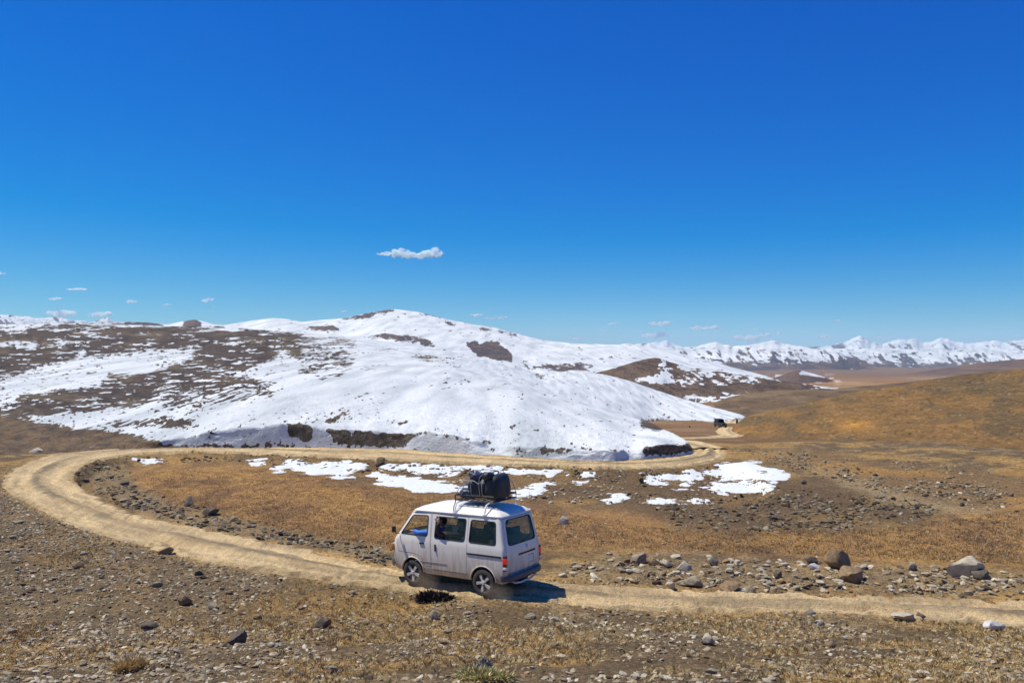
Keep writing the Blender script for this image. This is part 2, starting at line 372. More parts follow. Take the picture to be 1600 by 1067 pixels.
# ---- snow-covered hill behind the road
foot = [(-900, 38, 716), (0, 38, 715), (75, 38.6, 711.5), (135, 40.7, 704), (195, 41.6, 700), (270, 42.5, 697), (375, 42.5, 697), (480, 42.3, 698), (615, 41.6, 700), (750, 39.2, 710.5), (885, 36.9, 720.5), (960, 36.5, 722), (1035, 37.9, 716), (1075, 38.9, 711), (1084, 40.3, 706), (1090, 40.6, 720), (2500, 41, 720)]
foot = [(p, d, y + 3) for p, d, y in foot]
topl = [(-900, 40, 706), (0, 40, 705), (75, 40.2, 704), (195, 42.6, 694), (250, 43.2, 689), (300, 43.2, 680), (340, 43.2, 673), (400, 43.1, 668), (440, 42.9, 663), (490, 42.85, 667), (510, 42.8, 671), (560, 42.5, 673.5), (615, 42.1, 678), (669, 41.2, 676), (716, 40.3, 682), (784, 39.1, 691), (851, 38, 697), (919, 37.1, 702), (986, 37.2, 703.5), (1010, 37.7, 698), (1060, 38.9, 695), (1080, 40.2, 694), (1085, 40.7, 700), (1092, 41, 722), (2500, 42, 720)]
_tp = [float(v) for v in np.arange(240, 1083, 5)]
topl = [q for q in topl if q[0] < 240] + [(p, 0, float(np.interp(p, [q[0] for q in topl], [q[2] for q in topl]) + 1.6 * fbm(p / 14., 0.3, 3, 49))) for p in _tp] + [q for q in topl if q[0] > 1084]
topl = [(p, (d if p < 200 else float(np.interp(p, [f[0] for f in foot], [f[1] for f in foot])) + .2 + 1.1 * float(sst(-.1, .4, fbm(p / 30., .7, 3, 48))) * (620 < p < 1000)), y) for p, d, y in topl]
crest2 = [(-900, 260, 515), (-300, 260, 510), (0, 260, 507), (60, 260, 505.5), (130, 260, 505), (200, 260, 508), (300, 260, 511), (400, 260, 514), (480, 260, 520), (547, 262, 526), (595, 265, 533), (640, 268, 539), (682, 270, 544), (743, 280, 556), (794, 290, 568), (831, 300, 580), (846, 302, 586), (862, 305, 583), (892, 320, 579), (935, 320, 583), (986, 315, 595), (1020, 305, 608), (1060, 290, 622), (1110, 262, 636), (1165, 230, 649.5), (1180, 225, 664), (2500, 225, 690)]
def online(px, dd, k=0.0):
    L0 = Loft([topl, crest2]); d0, z0 = L0.eval(0, px); d1, z1 = L0.eval(1, px); u = (dd - d0) / (d1 - d0)
    return Y0 - (z0 + (z1 - z0) * u + k * u * (1 - u)) * F / dd
pl = [-900, -300, 0, 100, 200, 300, 400, 480, 560, 640, 700, 743, 794, 831, 860, 892, 920, 945]
def zrow(pairs, d): return [(p, d, Y0 - z * F / d) for p, z in pairs]
pl = [-900, -300, 0, 100, 200, 300, 400, 480, 560, 640, 700]
crest1 = [(p, 85, online(p, 85, .8)) for p in pl] + zrow([(743, -4.3), (794, -4.8), (831, -5.3), (860, -5.8), (900, -6.4), (945, -7.1), (975, -7.55), (1000, -7.95)], 85) + [(1030, 62, 667), (1060, 50, 682), (1081, 42, 694), (1092, 42, 722), (2500, 43, 720)]
dip = [(p, 125, online(p, 125, .8)) for p in pl] + zrow([(743, -4.4), (794, -5.5), (831, -6.6), (860, -7.5), (900, -8.6), (945, -9.8), (975, -10.6), (1000, -12)], 125) + [(1010, 115, 690), (1180, 105, 705), (2500, 105, 705)]
rise = [(p, 200, online(p, 200, .5)) for p in pl if p < 640] + zrow([(640, -1.0), (700, -3.6)], 200) + zrow([(743, -6.0), (794, -8.3), (831, -10.2), (860, -11.8), (900, -14), (945, -16.3), (975, -17.8), (1000, -19.0)], 200) + [(1012, 207, 660.5), (1030, 208, 664), (1100, 206, 664), (1150, 203, 660), (1180, 200, 675), (2500, 200, 705)]
beyond = [(p, d + 120, y + 45) for p, d, y in crest2]
BARE = raster([
    [(40, 509), (130, 506), (300, 512), (480, 521), (540, 526), (520, 545), (500, 560), (480, 566), (440, 548), (420, 566), (395, 575), (360, 590), (300, 590), (240, 603), (165, 606), (160, 590), (240, 580), (300, 560), (310, 546), (230, 549), (130, 558), (135, 545), (60, 536), (40, 527)],
    [(0, 518), (30, 517), (60, 524), (48, 536), (0, 532)], [(0, 541), (60, 540), (120, 545), (120, 560), (60, 570), (30, 585), (0, 590), (0, 575)],
    [(-600, 510), (0, 512), (0, 600), (-600, 590)],
    [(-600, 640), (0, 637), (40, 615), (140, 605), (240, 598), (330, 590), (400, 592), (420, 600), (330, 612), (230, 632), (150, 642), (60, 648), (0, 646)],
    ([(160, 655), (300, 653), (310, 668), (170, 668)], .62), ([(230, 612), (420, 600), (440, 625), (260, 640)], .55),
    [(-600, 648), (0, 648), (60, 661), (130, 669), (210, 679), (255, 691), (290, 697), (290, 730), (-600, 760)],
    ([(470, 525), (560, 528), (555, 560), (540, 590), (500, 600), (470, 590)], .60),
    ([(505, 656), (560, 640), (570, 643), (515, 665)], .75), ([(595, 660), (640, 656), (640, 662), (600, 666)], .8),
    [(635, 557), (680, 557), (705, 563), (700, 567), (640, 561)],
    [(835, 585), (880, 574), (890, 578), (850, 590), (838, 592)],
    ([(560, 570), (600, 566), (610, 575), (570, 580)], .5),
    [(1000, 655), (1040, 653), (1075, 658), (1120, 656), (1165, 652), (1165, 680), (1000, 670)],
    ], 4, 10, 2)
BANK = raster([[(446, 664), (462, 660), (478, 664), (490, 670), (486, 686), (478, 692), (462, 686), (450, 678)], [(507, 669), (560, 672), (612, 677), (640, 677), (668, 674), (640, 690), (632, 699), (560, 697), (525, 692)],
               ([(668, 675), (716, 682), (784, 691), (850, 698), (850, 700), (784, 695), (716, 687), (680, 681)], .62), ([(690, 699), (800, 702), (850, 706), (800, 708)], .55),
               [(842, 697), (880, 700), (872, 712), (845, 708)], [(1000, 703), (1012, 697), (1060, 694), (1086, 693), (1086, 706), (1050, 709), (1010, 710)],
               ([(300, 695), (440, 693), (480, 697), (300, 699)], .9), ([(880, 700), (986, 702), (986, 706), (880, 704)], .6)], 2, 5, 4)
def h_noise(px, d, x, s):
    w = sst(1.0, 1.15, s)
    z = w * (.16 * fbm(x / 7, d / 20, 3, 51) + .0022 * np.maximum(d - 42, 0) * fbm(x / 22, d / 55, 3, 52))
    lump = fbm(x / 1.5, d / .8 + s * 1.2, 4, 53, .6)
    z = z + (s > .05) * (s < 1.6) * (px > 240) * (px < 1084) * .30 * np.sin(np.pi * np.clip(s / 1.6, 0, 1)) * lump
    # small boulders and tussocks breaking through the snow
    sp = np.clip(fbm(px / 9.0, np.log(d) * 70, 2, 54) - .45, 0, 1)
    return z + w * sp * .0025 * d
def h_snow(px, y, x, d, s):
    b = samp(BARE, px, y); bk = samp(BANK, px, y) * (s < 1.9)
    s0 = 1.02 - .92 * np.maximum(b, bk)
    speck = sst(.14, .34, fbm(px / 5.5, y / 1.7, 3, 55)) * sst(-.25, .25, fbm(px / 70., y / 25., 2, 56) + (560 - px) / 900.)
    s0 = s0 - .55 * speck * (px < 760)
    s0 = s0 - .6 * sst(.48, .60, fbm(px / 6, y / 2.0, 2, 57)) * (px >= 760)
    s0 = s0 + .62 * sst(.10, .34, fbm((px + 3 * y) / 26., y / 2.6, 4, 58, .6)) * b * (y < 642)
    return s0
def h_col(px, y, x, d, s):
    base = np.broadcast_to(np.array([.115, .088, .068]), px.shape + (3,))
    c = mixc(base, np.array([.17, .13, .085]), sst(-.1, .4, fbm(px / 40, y / 9, 3, 61)))
    c = mixc(c, np.array([.075, .062, .055]), .7 * sst(.05, .4, fbm(px / 15, y / 5, 3, 62)))
    lowl = samp(raster([[(-600, 648), (0, 648), (60, 661), (130, 669), (210, 679), (265, 691), (290, 697), (290, 730), (-600, 760)]], 4), px, y)
    c = mixc(c, np.array([.235, .155, .085]), lowl * (.55 + .45 * np.clip(fbm(px / 14, y / 5, 3, 63) * 2, -1, 1)))
    c = mixc(c, mixc(np.broadcast_to(np.array([.20, .165, .125]), px.shape + (3,)), np.array([.11, .09, .07]), sst(-.2, .3, fbm(px / 7, y / 5, 4, 64))), np.clip(samp(BANK, px, y), 0, 1) * .95)
    return c
M_SNOWHILL = terrain_mat('snow_and_heath', (.6, 3.0, 9.0), (.25, .35, .35), .8, .25, (1, .4, 1), snow=(2.2, (1, .10, .6), .46, .07), bumpsnow=.32)
hill('snowy_hill', [foot, topl, crest1, dip, rise, crest2, beyond], -420, 1190, 2.0, [12, 110, 30, 26, 24, 8], h_col, M_SNOWHILL, h_noise, h_snow, 8)

# ---- brown grassy hill on the right
r1b = [(1100, 100, 700), (1140, 78, 690), (1165, 74, 688), (1240, 53, 699), (1330, 41, 716), (1420, 37, 730), (1600, 35.5, 741), (2100, 33, 750)]
r1m = [(1100, 110, 690), (1140, 98, 681), (1165, 96, 671), (1240, 76, 664), (1330, 64, 664), (1420, 58, 665), (1600, 52, 660), (2100, 48, 650)]
r1c = [(1100, 125, 690), (1140, 122, 676), (1148, 120, 664), (1165, 118, 651), (1200, 115, 643), (1260, 112, 629), (1340, 108, 612), (1420, 104, 600), (1500, 100, 589), (1560, 97, 581.5), (1600, 95, 576.5), (1900, 85, 550), (2100, 80, 540)]
r1e = [(p, d + 70, y + 60) for p, d, y in r1c]
def r_noise(px, d, x, s): return np.sin(np.pi * np.clip(s / 3, 0, 1)) * (.5 * fbm(x / 14, d / 14, 4, 81) + .09 * fbm(x / 2, d / 2, 3, 82)) * sst(1140, 1200, px)
def r_col(px, y, x, d, s):
    c = mixc(np.broadcast_to(np.array([.185, .118, .062]), px.shape + (3,)), np.array([.125, .092, .062]), sst(-.15, .35, fbm(px / 60, y / 16, 4, 83)))
    c = mixc(c, np.array([.24, .145, .06]), .8 * sst(.0, .45, fbm(px / 45 + 5, y / 12, 4, 84)) * sst(640, 680, y))
    c = mixc(c, np.array([.42, .23, .07]), .8 * np.exp(-(((px - 1338) / 24) ** 2 + ((y - 664) / 9) ** 2)))
    c = mixc(c, np.array([.105, .085, .068]), .7 * sst(.1, .4, fbm(px / 22, y / 6, 3, 85)) * (y < 640))
    c = mixc(c, np.array([.30, .25, .19]), .6 * sst(.58, .7, fbm(px / 4.0, y / 2.5, 2, 86)))
    c = mixc(c, np.array([.06, .045, .035]), .6 * sst(.42, .55, fbm(px / 6.0, y / 2.2, 2, 87)))
    return c * np.array([1.22, 1.08, .72])
M_HEATH = terrain_mat('dry_heath', (.5, 2.5, 9.0), (.26, .40, .5), .75, .09, (1, .5, 1), speck=.18, speckscale=4.0)
hill('grassy_hill', [r1b, r1m, r1c, r1e], 1100, 2080, 2.0, [50, 70, 8], r_col, M_HEATH, r_noise, None, 4)

# ---- dark heath ridge behind it, and the far purple ridge
r2b = [(1060, 240, 662), (1100, 250, 656), (2100, 250, 656)]
r2c = [(1060, 420, 660), (1095, 420, 641), (1118, 420, 628), (1140, 420, 620), (1175, 420, 612.5), (1212, 420, 609), (1300, 420, 607), (1400, 420, 598), (1500, 420, 588), (2100, 420, 560)]
def r2_col(px, y, x, d, s):
    c = mixc(np.broadcast_to(np.array([.15, .10, .055]), px.shape + (3,)), np.array([.20, .14, .075]), sst(-.1, .4, fbm(px / 50, y / 7, 3, 91)))
    return mixc(c, np.array([.085, .062, .045]), .7 * sst(0.0, .4, fbm(px / 30, y / 4, 3, 92)))
hill('heath_ridge_hill', [r2b, r2c, [(p, d + 100, y + 30) for p, d, y in r2c]], 1060, 2050, 2.0, [50, 5], r2_col, M_HEATH, lambda px, d, x, s: .8 * fbm(x / 40, d / 40, 3, 93) * np.sin(np.pi * np.clip(s / 2, 0, 1)), None, 6)
r3c = [(1350, 3500, 612), (1390, 3500, 590), (1430, 3500, 582), (1480, 3500, 574.5), (1530, 3500, 567), (1570, 3500, 563), (1610, 3500, 560), (2100, 3500, 540)]
M_FARHEATH = terrain_mat('far_heath', (.02, .08, .3), (.15, .2, .2), .5, 2.0, (1, .3, 1))
hill('far_heath_hill', [[(p, 2000, 625) for p, _, _ in r3c], r3c, [(p, 4200, y + 20) for p, _, y in r3c]], 1340, 2050, 2.0, [30, 4],
     lambda px, y, x, d, s: mixc(np.broadcast_to(np.array([.16, .105, .075]), px.shape + (3,)), np.array([.12, .085, .07]), sst(-.1, .4, fbm(px / 40, y / 3, 3, 95))), M_FARHEATH, None, None, 6)

# ---- small brown hill with one snowy flank, and a smaller one beyond
M_SNOWFAR = terrain_mat('snow_and_rock', (.05, .2, .8), (.25, .3, .3), .8, 1.2, (1, .25, 1), snow=(.20, (1, .12, 1), .35, .09), bumpsnow=.3)
s1c = [(900, 560, 600), (925, 560, 584), (960, 560, 575), (985, 560, 567), (1005, 560, 561.5), (1022, 560, 559), (1034, 560, 560), (1050, 565, 567), (1075, 570, 573), (1110, 570, 578.5), (1150, 570, 584), (1195, 570, 589), (1235, 570, 597), (1300, 570, 606)]
SH_B = raster([[(890, 605), (925, 582), (960, 573), (1005, 558), (1028, 556), (1034, 566), (1022, 572), (1030, 582), (985, 590), (1000, 600), (1060, 612), (890, 618)],
               [(1040, 560), (1056, 570), (1064, 578), (1050, 576), (1042, 568)], [(1042, 582), (1060, 580), (1078, 590), (1060, 590)], ([(1000, 600), (1100, 603), (1240, 594), (1300, 610), (1000, 620)], .9),
               ([(1085, 575), (1200, 588), (1240, 594), (1100, 600), (1070, 590)], .35)], 3, 6, 12)
hill('brown_hill', [[(p, 380, 650) for p, _, _ in s1c], s1c, [(p, 760, y + 30) for p, _, y in s1c]], 890, 1310, 1.5, [46, 5],
     lambda px, y, x, d, s: mixc(np.broadcast_to(np.array([.155, .105, .072]), px.shape + (3,)), np.array([.10, .078, .062]), sst(-.1, .4, fbm(px / 18, y / 4, 3, 97))), M_SNOWFAR,
     lambda px, d, x, s: 1.0 * fbm(x / 18, d / 40, 4, 98) * np.sin(np.pi * np.clip(s, 0, 1)) + .3 * fbm(x / 5, d / 5, 2, 99),
     lambda px, y, x, d, s: .74 - .85 * samp(SH_B, px, y) + .42 * fbm(px / 14, y / 3.0, 3, 100) - .4 * sst(.25, .5, fbm(px / 6, y / 1.8, 2, 103)), 3)
s2c = [(1170, 1300, 600), (1200, 1300, 593), (1225, 1300, 585), (1240, 1300, 579), (1248, 1300, 577.5), (1258, 1300, 580), (1272, 1300, 584), (1286, 1300, 588), (1300, 1300, 594), (1320, 1300, 602)]
hill('brown_hill', [[(p, 900, 612) for p, _, _ in s2c], s2c, [(p, 1600, y + 14) for p, _, y in s2c]], 1170, 1320, 1.5, [22, 3],
     lambda px, y, x, d, s: np.broadcast_to(np.array([.13, .092, .075]), px.shape + (3,)), M_SNOWFAR, lambda px, d, x, s: .8 * fbm(x / 20, d / 40, 3, 101),
     lambda px, y, x, d, s: .05 + .85 * sst(1246, 1254, px + .4 * (y - 580)) * sst(588, 583, y - (px - 1250) * .12) + .45 * fbm(px / 9, y / 2.5, 3, 102) - .1, 2)

# ---- snow mountain with the rounded summit
m1c = [(-500, 1700, 514), (130, 1700, 511), (165, 1700, 506), (190, 1700, 502.5), (230, 1700, 503.5), (262, 1700, 507), (288, 1700, 501.5), (303, 1700, 499), (318, 1700, 502), (335, 1700, 507), (350, 1800, 507.5), (380, 1900, 503), (408, 1900, 498.5), (430, 1900, 496.5), (450, 1900, 498.5), (472, 1900, 503), (500, 2000, 500), (540, 2000, 497), (565, 2000, 491), (590, 2000, 486.5), (612, 2000, 483), (625, 2000, 484), (655, 2000, 488), (700, 2000, 499), (740, 2000, 507), (775, 2000, 512), (800, 2000, 519), (830, 2000, 527), (860, 2000, 533), (900, 2000, 537), (960, 2000, 538.5), (1000, 2000, 541), (1040, 2000, 547), (1090, 2000, 558), (1150, 2000, 575), (1250, 2000, 600)]
m1m = [(-500, 1100, 560), (500, 1100, 548), (620, 1150, 532), (720, 1150, 540), (800, 1150, 552), (900, 1100, 560), (1040, 1100, 572), (1150, 1100, 588), (1250, 1100, 602)]
m1b = [(-500, 600, 605), (1250, 600, 605)]
M1_B = raster([[(130, 515), (170, 507), (200, 501), (235, 502), (262, 509), (230, 512), (180, 514)], [(284, 512), (290, 500), (305, 498), (316, 505), (312, 513)], [(330, 516), (335, 508), (350, 512), (350, 517)],
               [(505, 506), (540, 496), (565, 490), (612, 482), (618, 486), (590, 491), (575, 497), (545, 499)], [(470, 512), (520, 508), (532, 517), (490, 516)],
               ([(570, 527), (600, 521), (640, 522), (670, 530), (685, 545), (640, 535), (600, 530)], .72),
               [(731, 545), (728, 533), (745, 530), (750, 540), (760, 532), (780, 535), (798, 552), (800, 566), (770, 562), (748, 556)],
               [(650, 489), (690, 492), (700, 498), (660, 492)], ([(700, 500), (714, 510), (708, 512), (690, 503)], .9), [(748, 514), (770, 512), (770, 517), (750, 518)], [(775, 513), (800, 519), (815, 527), (800, 524), (780, 518)],
               ([(800, 569), (840, 570), (905, 566), (930, 572), (920, 581), (860, 580), (810, 573)], .68), ([(850, 560), (990, 557), (990, 560), (850, 562)], .75), ([(905, 545), (920, 546), (918, 551), (904, 550)], .85)], 2, 4, 21)
def m_noise(px, d, x, s):
    w = sst(.1, .8, s) * sst(2.6, 1.9, s)
    return w * (5.0 * fbm(x / 160, d / 260, 4, 111) * (1 - .8 * np.exp(-((s - 2) / .12) ** 2)) + 1.2 * fbm(x / 25, d / 60, 3, 112) * (.6 + 0 * s))
hill('snow_mountain', [m1b, m1m, m1c, [(p, d + 500, y + 40) for p, d, y in m1c]], -480, 1240, 1.6, [40, 70, 5],
     lambda px, y, x, d, s: mixc(np.broadcast_to(np.array([.105, .085, .082]), px.shape + (3,)), np.array([.15, .115, .095]), sst(-.1, .4, fbm(px / 20, y / 6, 3, 113))),
     M_SNOWFAR, m_noise, lambda px, y, x, d, s: 1.0 - .98 * samp(M1_B, px, y) + .42 * fbm((px - y) / 9, y / 4, 4, 114) - .45 * sst(.42, .58, fbm(px / 8, y / 2.5, 3, 115)), 2)

# ---- distant ranges across the valley
def jag(c, a=1.0, seed=0):
    P = np.array(c, float); xs = np.arange(P[0, 0], P[-1, 0] + 1, 2.0); y = np.interp(xs, P[:, 0], P[:, 2]); d = np.interp(xs, P[:, 0], P[:, 1])
    return [(x_, d_, y_ + a * n_) for x_, d_, y_, n_ in zip(xs, d, y, 2.2 * fbm(xs / 13., xs * 0, 3, seed) + 1.0 * fbm(xs / 4., xs * 0 + 5, 2, seed + 1))]
def rng_noise(amp, sc, seed):
    def f(px, d, x, s):
        r = 1 - np.abs(fbm(x / sc + .6 * fbm(x / sc / 2.5, d / sc, 3, seed + 40), d / (sc * 2.2), 5, seed)) * 2.0
        return amp * (r - .55) * sst(.05, .6, s) * (1 - .75 * np.exp(-((s - 1) / .10) ** 2))
    return f
M_RANGE = terrain_mat('distant_snow_and_rock', (.0015, .006, .02), (.2, .25, .25), .7, 30.0, (1, .5, 1), snow=(.010, (1, .35, 1), .42, .13), bumpsnow=.6)
rock_far = lambda px, y, x, d, s: mixc(np.broadcast_to(np.array([.085, .075, .085]), px.shape + (3,)), np.array([.14, .105, .09]), sst(-.2, .4, fbm(px / 15, y / 5, 3, 121)))
def rsnow(y_lo, y_hi, seed, k=.55):
    return lambda px, y, x, d, s: -.12 + .98 * sst(y_lo + 5, y_hi - 3, y) + k * 1.15 * fbm(px / 9, y / 3.2, 5, seed, .6) - .8 * sst(.05, .40, .55 * fbm((px - 1.3 * y) / 13.0, y / 20., 4, seed + 5) + .6 * fbm((px - .8 * y) / 4.5, y / 12., 3, seed + 6)) * sst(y_hi - 16, y_hi - 4, y)
ra = [(820, 9000, 548), (850, 9000, 545), (900, 9000, 540), (960, 9000, 538), (1000, 9000, 537), (1040, 9000, 541), (1075, 9000, 545), (1095, 9000, 539), (1112, 9000, 534.5), (1130, 9000, 538), (1148, 9000, 541), (1165, 9000, 539), (1185, 9000, 535.5), (1205, 9000, 532), (1225, 9000, 536), (1250, 9000, 541), (1275, 9000, 545), (1310, 9000, 552), (1360, 9000, 565), (1420, 9000, 575)]
ra = jag(ra, .9, 171)
hill('mountain_range', [[(p, 5500, 592) for p, _, _ in ra], ra, [(p, 12000, y + 20) for p, _, y in ra]], 820, 1420, 1.3, [50, 5], rock_far, M_RANGE, rng_noise(40, 700, 131), rsnow(575, 557, 132), 2)
rb = [(1230, 14000, 556), (1262, 14000, 549), (1290, 14000, 545.5), (1320, 14000, 544), (1380, 14000, 545), (1440, 14000, 545), (1500, 14000, 546), (1560, 14000, 546), (1610, 14000, 546), (1800, 14000, 545), (2050, 14000, 548)]
rb = jag(rb, .8, 172)
hill('mountain_range', [[(p, 10500, 584) for p, _, _ in rb], rb, [(p, 17000, y + 20) for p, _, y in rb]], 1230, 2050, 1.3, [50, 5], rock_far, M_RANGE, rng_noise(60, 800, 141), rsnow(578, 561, 142, .55), 2)
rc = [(990, 23000, 545), (1012, 23000, 536), (1022, 23000, 532.5), (1032, 23000, 534), (1042, 23000, 531.5), (1056, 23000, 539), (1080, 23000, 543), (1180, 23000, 540), (1230, 23000, 540), (1262, 23000, 542), (1290, 23000, 541), (1312, 23000, 536), (1330, 23000, 530.5), (1345, 23000, 526), (1353, 23000, 529), (1362, 23000, 534), (1378, 23000, 537), (1400, 23000, 532), (1414, 23000, 529.5), (1426, 23000, 529), (1440, 23000, 534), (1458, 23000, 534.5), (1468, 23000, 530), (1484, 23000, 530), (1492, 23000, 535), (1510, 23000, 537.5), (1530, 23000, 535), (1552, 23000, 531), (1575, 23000, 534), (1600, 23000, 531), (1640, 23000, 528), (1700, 23000, 536), (1800, 23000, 527), (2050, 23000, 532)]
rc = jag(rc, 1.0, 173)
hill('mountain_range', [[(p, 17000, 580) for p, _, _ in rc], rc, [(p, 27000, y + 15) for p, _, y in rc]], 990, 2050, 1.3, [46, 5], rock_far, M_RANGE, rng_noise(110, 1500, 151), rsnow(571, 548, 152), 1)
rl = [(-460, 23000, 496), (-200, 23000, 488), (-100, 23000, 497), (-30, 23000, 491), (0, 23000, 492), (12, 23000, 489.5), (25, 23000, 492), (40, 23000, 493), (60, 23000, 497), (85, 23000, 493.5), (100, 23000, 497), (125, 23000, 500), (150, 23000, 502), (168, 23000, 497.5), (182, 23000, 502), (220, 23000, 510), (300, 23000, 530)]
rl = jag(rl, 1.0, 174)
hill('mountain_range', [[(p, 19000, 540) for p, _, _ in rl], rl, [(p, 27000, y + 15) for p, _, y in rl]], -460, 300, 1.3, [40, 5], rock_far, M_RANGE, rng_noise(110, 1500, 161), rsnow(516, 499, 162), 1)
# ------------------------------------------------------------------ dirt road: a draped strip with wheel ruts, and its far stretch
def resample(P, n):
    P = np.asarray(P, float); s = np.concatenate([[0], np.cumsum(np.hypot(*np.diff(P, axis=0).T))]); t = np.linspace(0, s[-1], n)
    return np.stack([np.interp(t, s, P[:, 0]), np.interp(t, s, P[:, 1])], -1)
def edge_world(E):
    E = np.array(E, float)
    E2 = []
    for a, b in zip(E[:-1], E[1:]):
        for t in np.linspace(0, 1, 5, endpoint=False): E2.append(a + (b - a) * t)
    E2 = np.array(E2 + [E[-1]])
    d = 5.36 * F / (E2[:, 1] - Y0)
    for _ in range(6): d = -ground_base(E2[:, 0], d) * F / (E2[:, 1] - Y0) if False else d
    d = find_d_base(E2[:, 0], E2[:, 1]); return np.stack([(E2[:, 0] - 800) / F * d, d], -1)
def find_d_base(px, y):
    ds = np.exp(np.linspace(math.log(9), math.log(90), 900)); out = np.full(len(px), 60.0); done = np.zeros(len(px), bool); pv = None
    for d in ds:
        yy = Y0 - ground_base(px, np.full(len(px), d)) * F / d
        h = (~done) & (yy <= y)
        if pv is not None: t = (pv[0] - y) / np.maximum(pv[0] - yy, 1e-6); out = np.where(h, pv[1] + (d - pv[1]) * np.clip(t, 0, 1), out)
        done |= h; pv = (yy, d)
    return out
def smooth_line(P, k):
    g = np.hanning(2 * k + 3)[1:-1]; g /= g.sum()
    return np.stack([np.convolve(np.pad(P[:, i], k, mode='edge'), g, 'valid') for i in (0, 1)], -1)
NL, NW = 1600, 25
ow = smooth_line(resample(edge_world(OUT_E), NL), 16)
# pair each outer point with the closest inner point so that the strip runs square to the road
iw_d = resample(edge_world(IN_E), 4000); idx = []; last = 0
for p in ow:
    seg = iw_d[last:last + 260]; k = last + int(np.argmin(((seg - p) ** 2).sum(1))); idx.append(k); last = max(last, k)
iw = smooth_line(iw_d[np.array(idx)], 20)
M_ROAD = terrain_mat('dirt_track', (1.2, 9.0, 45.0), (.16, .28, .36), .9, .035, speck=.18, speckscale=30.0)
def strip(name, A, B, lift, ruts=True):
    n = len(A); t = np.linspace(-.02, 1.02, NW)
    mid = (A + B) / 2; s = np.concatenate([[0], np.cumsum(np.hypot(*np.diff(mid, axis=0).T))])
    wob = .13 * fbm(s / .45, s * 0, 5, 201, .75), .13 * fbm(s / .45, s * 0 + 9, 5, 202, .75)
    wid = np.hypot(*(B - A).T)
    T = t[None, :] + (np.clip(1 - t, 0, 1) ** 2)[None, :] * (wob[0] / wid)[:, None] * 3 + (np.clip(t, 0, 1) ** 2)[None, :] * (wob[1] / wid)[:, None] * 3
    XY = A[:, None, :] + (B - A)[:, None, :] * T[..., None]
    x, d = XY[..., 0], XY[..., 1]; px = 800 + F * x / d
    z = ground_base(px, d)
    S = np.broadcast_to(s[:, None], x.shape); U = np.broadcast_to(t[None, :], x.shape)
    wv = .05 * fbm(S / 5, S * 0, 3, 203)
    rut = np.exp(-((U - .27 - wv) / .085) ** 2) + np.exp(-((U - .73 - wv) / .085) ** 2)
    crown = np.exp(-((U - .5 - wv) / .085) ** 2)
    edge = sst(.12, 0, U) + sst(.88, 1, U)
    z = z + lift + (.05 * crown - .095 * rut + .015 * fbm(x * 3, d * 3, 3, 204) + .018 * fbm(S / 1.1, U * 9, 3, 205) * (1 - edge)) * (1 if ruts else .3) 
    gz = ground(px, d); eo = sst(.09, .0, U) + sst(.91, 1., U); z = z * (1 - eo) + (gz - .012) * eo
    n_ = fbm(x * 1.2, d * 1.2, 4, 206); n2_ = fbm(S / 3., U * 14, 3, 207)
    C = np.broadcast_to(np.array([.72, .525, .27]), x.shape + (3,))
    C = mixc(C, np.array([.80, .61, .335]), .75 * np.clip(rut, 0, 1) * (.6 + .4 * n2_))
    C = mixc(C, np.array([.27, .205, .125]), np.clip(.8 * crown * sst(-.7, .0, n_) + .5 * sst(.0, .4, n2_), 0, 1))
    C = mixc(C, np.array([.34, .25, .14]), 0.36 * sst(.12, .42, fbm(S / 9., U * 22 + wv * 20, 4, 211)))
    C = mixc(C, np.array([.55, .375, .18]), .5 * sst(.1, .5, fbm(S / 2.2, U * 6, 4, 209)))
    C = mixc(C, np.array([.30, .235, .13]), .75 * np.clip(edge, 0, 1) * sst(-.3, .3, n_))
    V = np.stack([x, d, z], -1).reshape(-1, 3)
    o = link(name, np_mesh(name, V, grid_faces(*x.shape), True, C.reshape(-1, 3)), mat=M_ROAD); tag(o, kind='structure'); return o
strip('dirt_road', ow, iw, .035)
cl = smooth_line(resample(np.array([(10.9, 41.2), (9.9, 45.5), (10.2, 54), (14, 65), (20.5, 76), (25.5, 87), (32, 112), (45.2, 158), (58, 200), (79, 262)], float), 260), 6)
tg = np.gradient(cl, axis=0); nr = np.stack([-tg[:, 1], tg[:, 0]], -1); nr /= np.linalg.norm(nr, axis=1)[:, None]
hw = (1.5 + .5 * sst(80, 120, cl[:, 1]))[:, None]
strip('dirt_road', cl - nr * hw, cl + nr * hw, .09, False)

# ------------------------------------------------------------------ snow lying in hollows beside the road: each patch its own thin sheet that feathers into the ground
M_SNOW = bpy.data.materials.new('old_snow'); M_SNOW.use_nodes = True
_b = M_SNOW.node_tree.nodes['Principled BSDF']; _b.inputs['Base Color'].default_value = (.67, .69, .68, 1); _b.inputs['Roughness'].default_value = .75; _b.inputs['Specular IOR Level'].default_value = .25
_g = M_SNOW.node_tree.nodes.new('ShaderNodeNewGeometry'); _t = M_SNOW.node_tree.nodes.new('ShaderNodeTexNoise'); _t.inputs['Scale'].default_value = 5; _t.inputs['Detail'].default_value = 6
_bp = M_SNOW.node_tree.nodes.new('ShaderNodeBump'); _bp.inputs['Strength'].default_value = .7; _bp.inputs['Distance'].default_value = .06
M_SNOW.node_tree.links.new(_g.outputs['Position'], _t.inputs['Vector']); M_SNOW.node_tree.links.new(_t.outputs['Fac'], _bp.inputs['Height']); M_SNOW.node_tree.links.new(_bp.outputs[0], _b.inputs['Normal'])
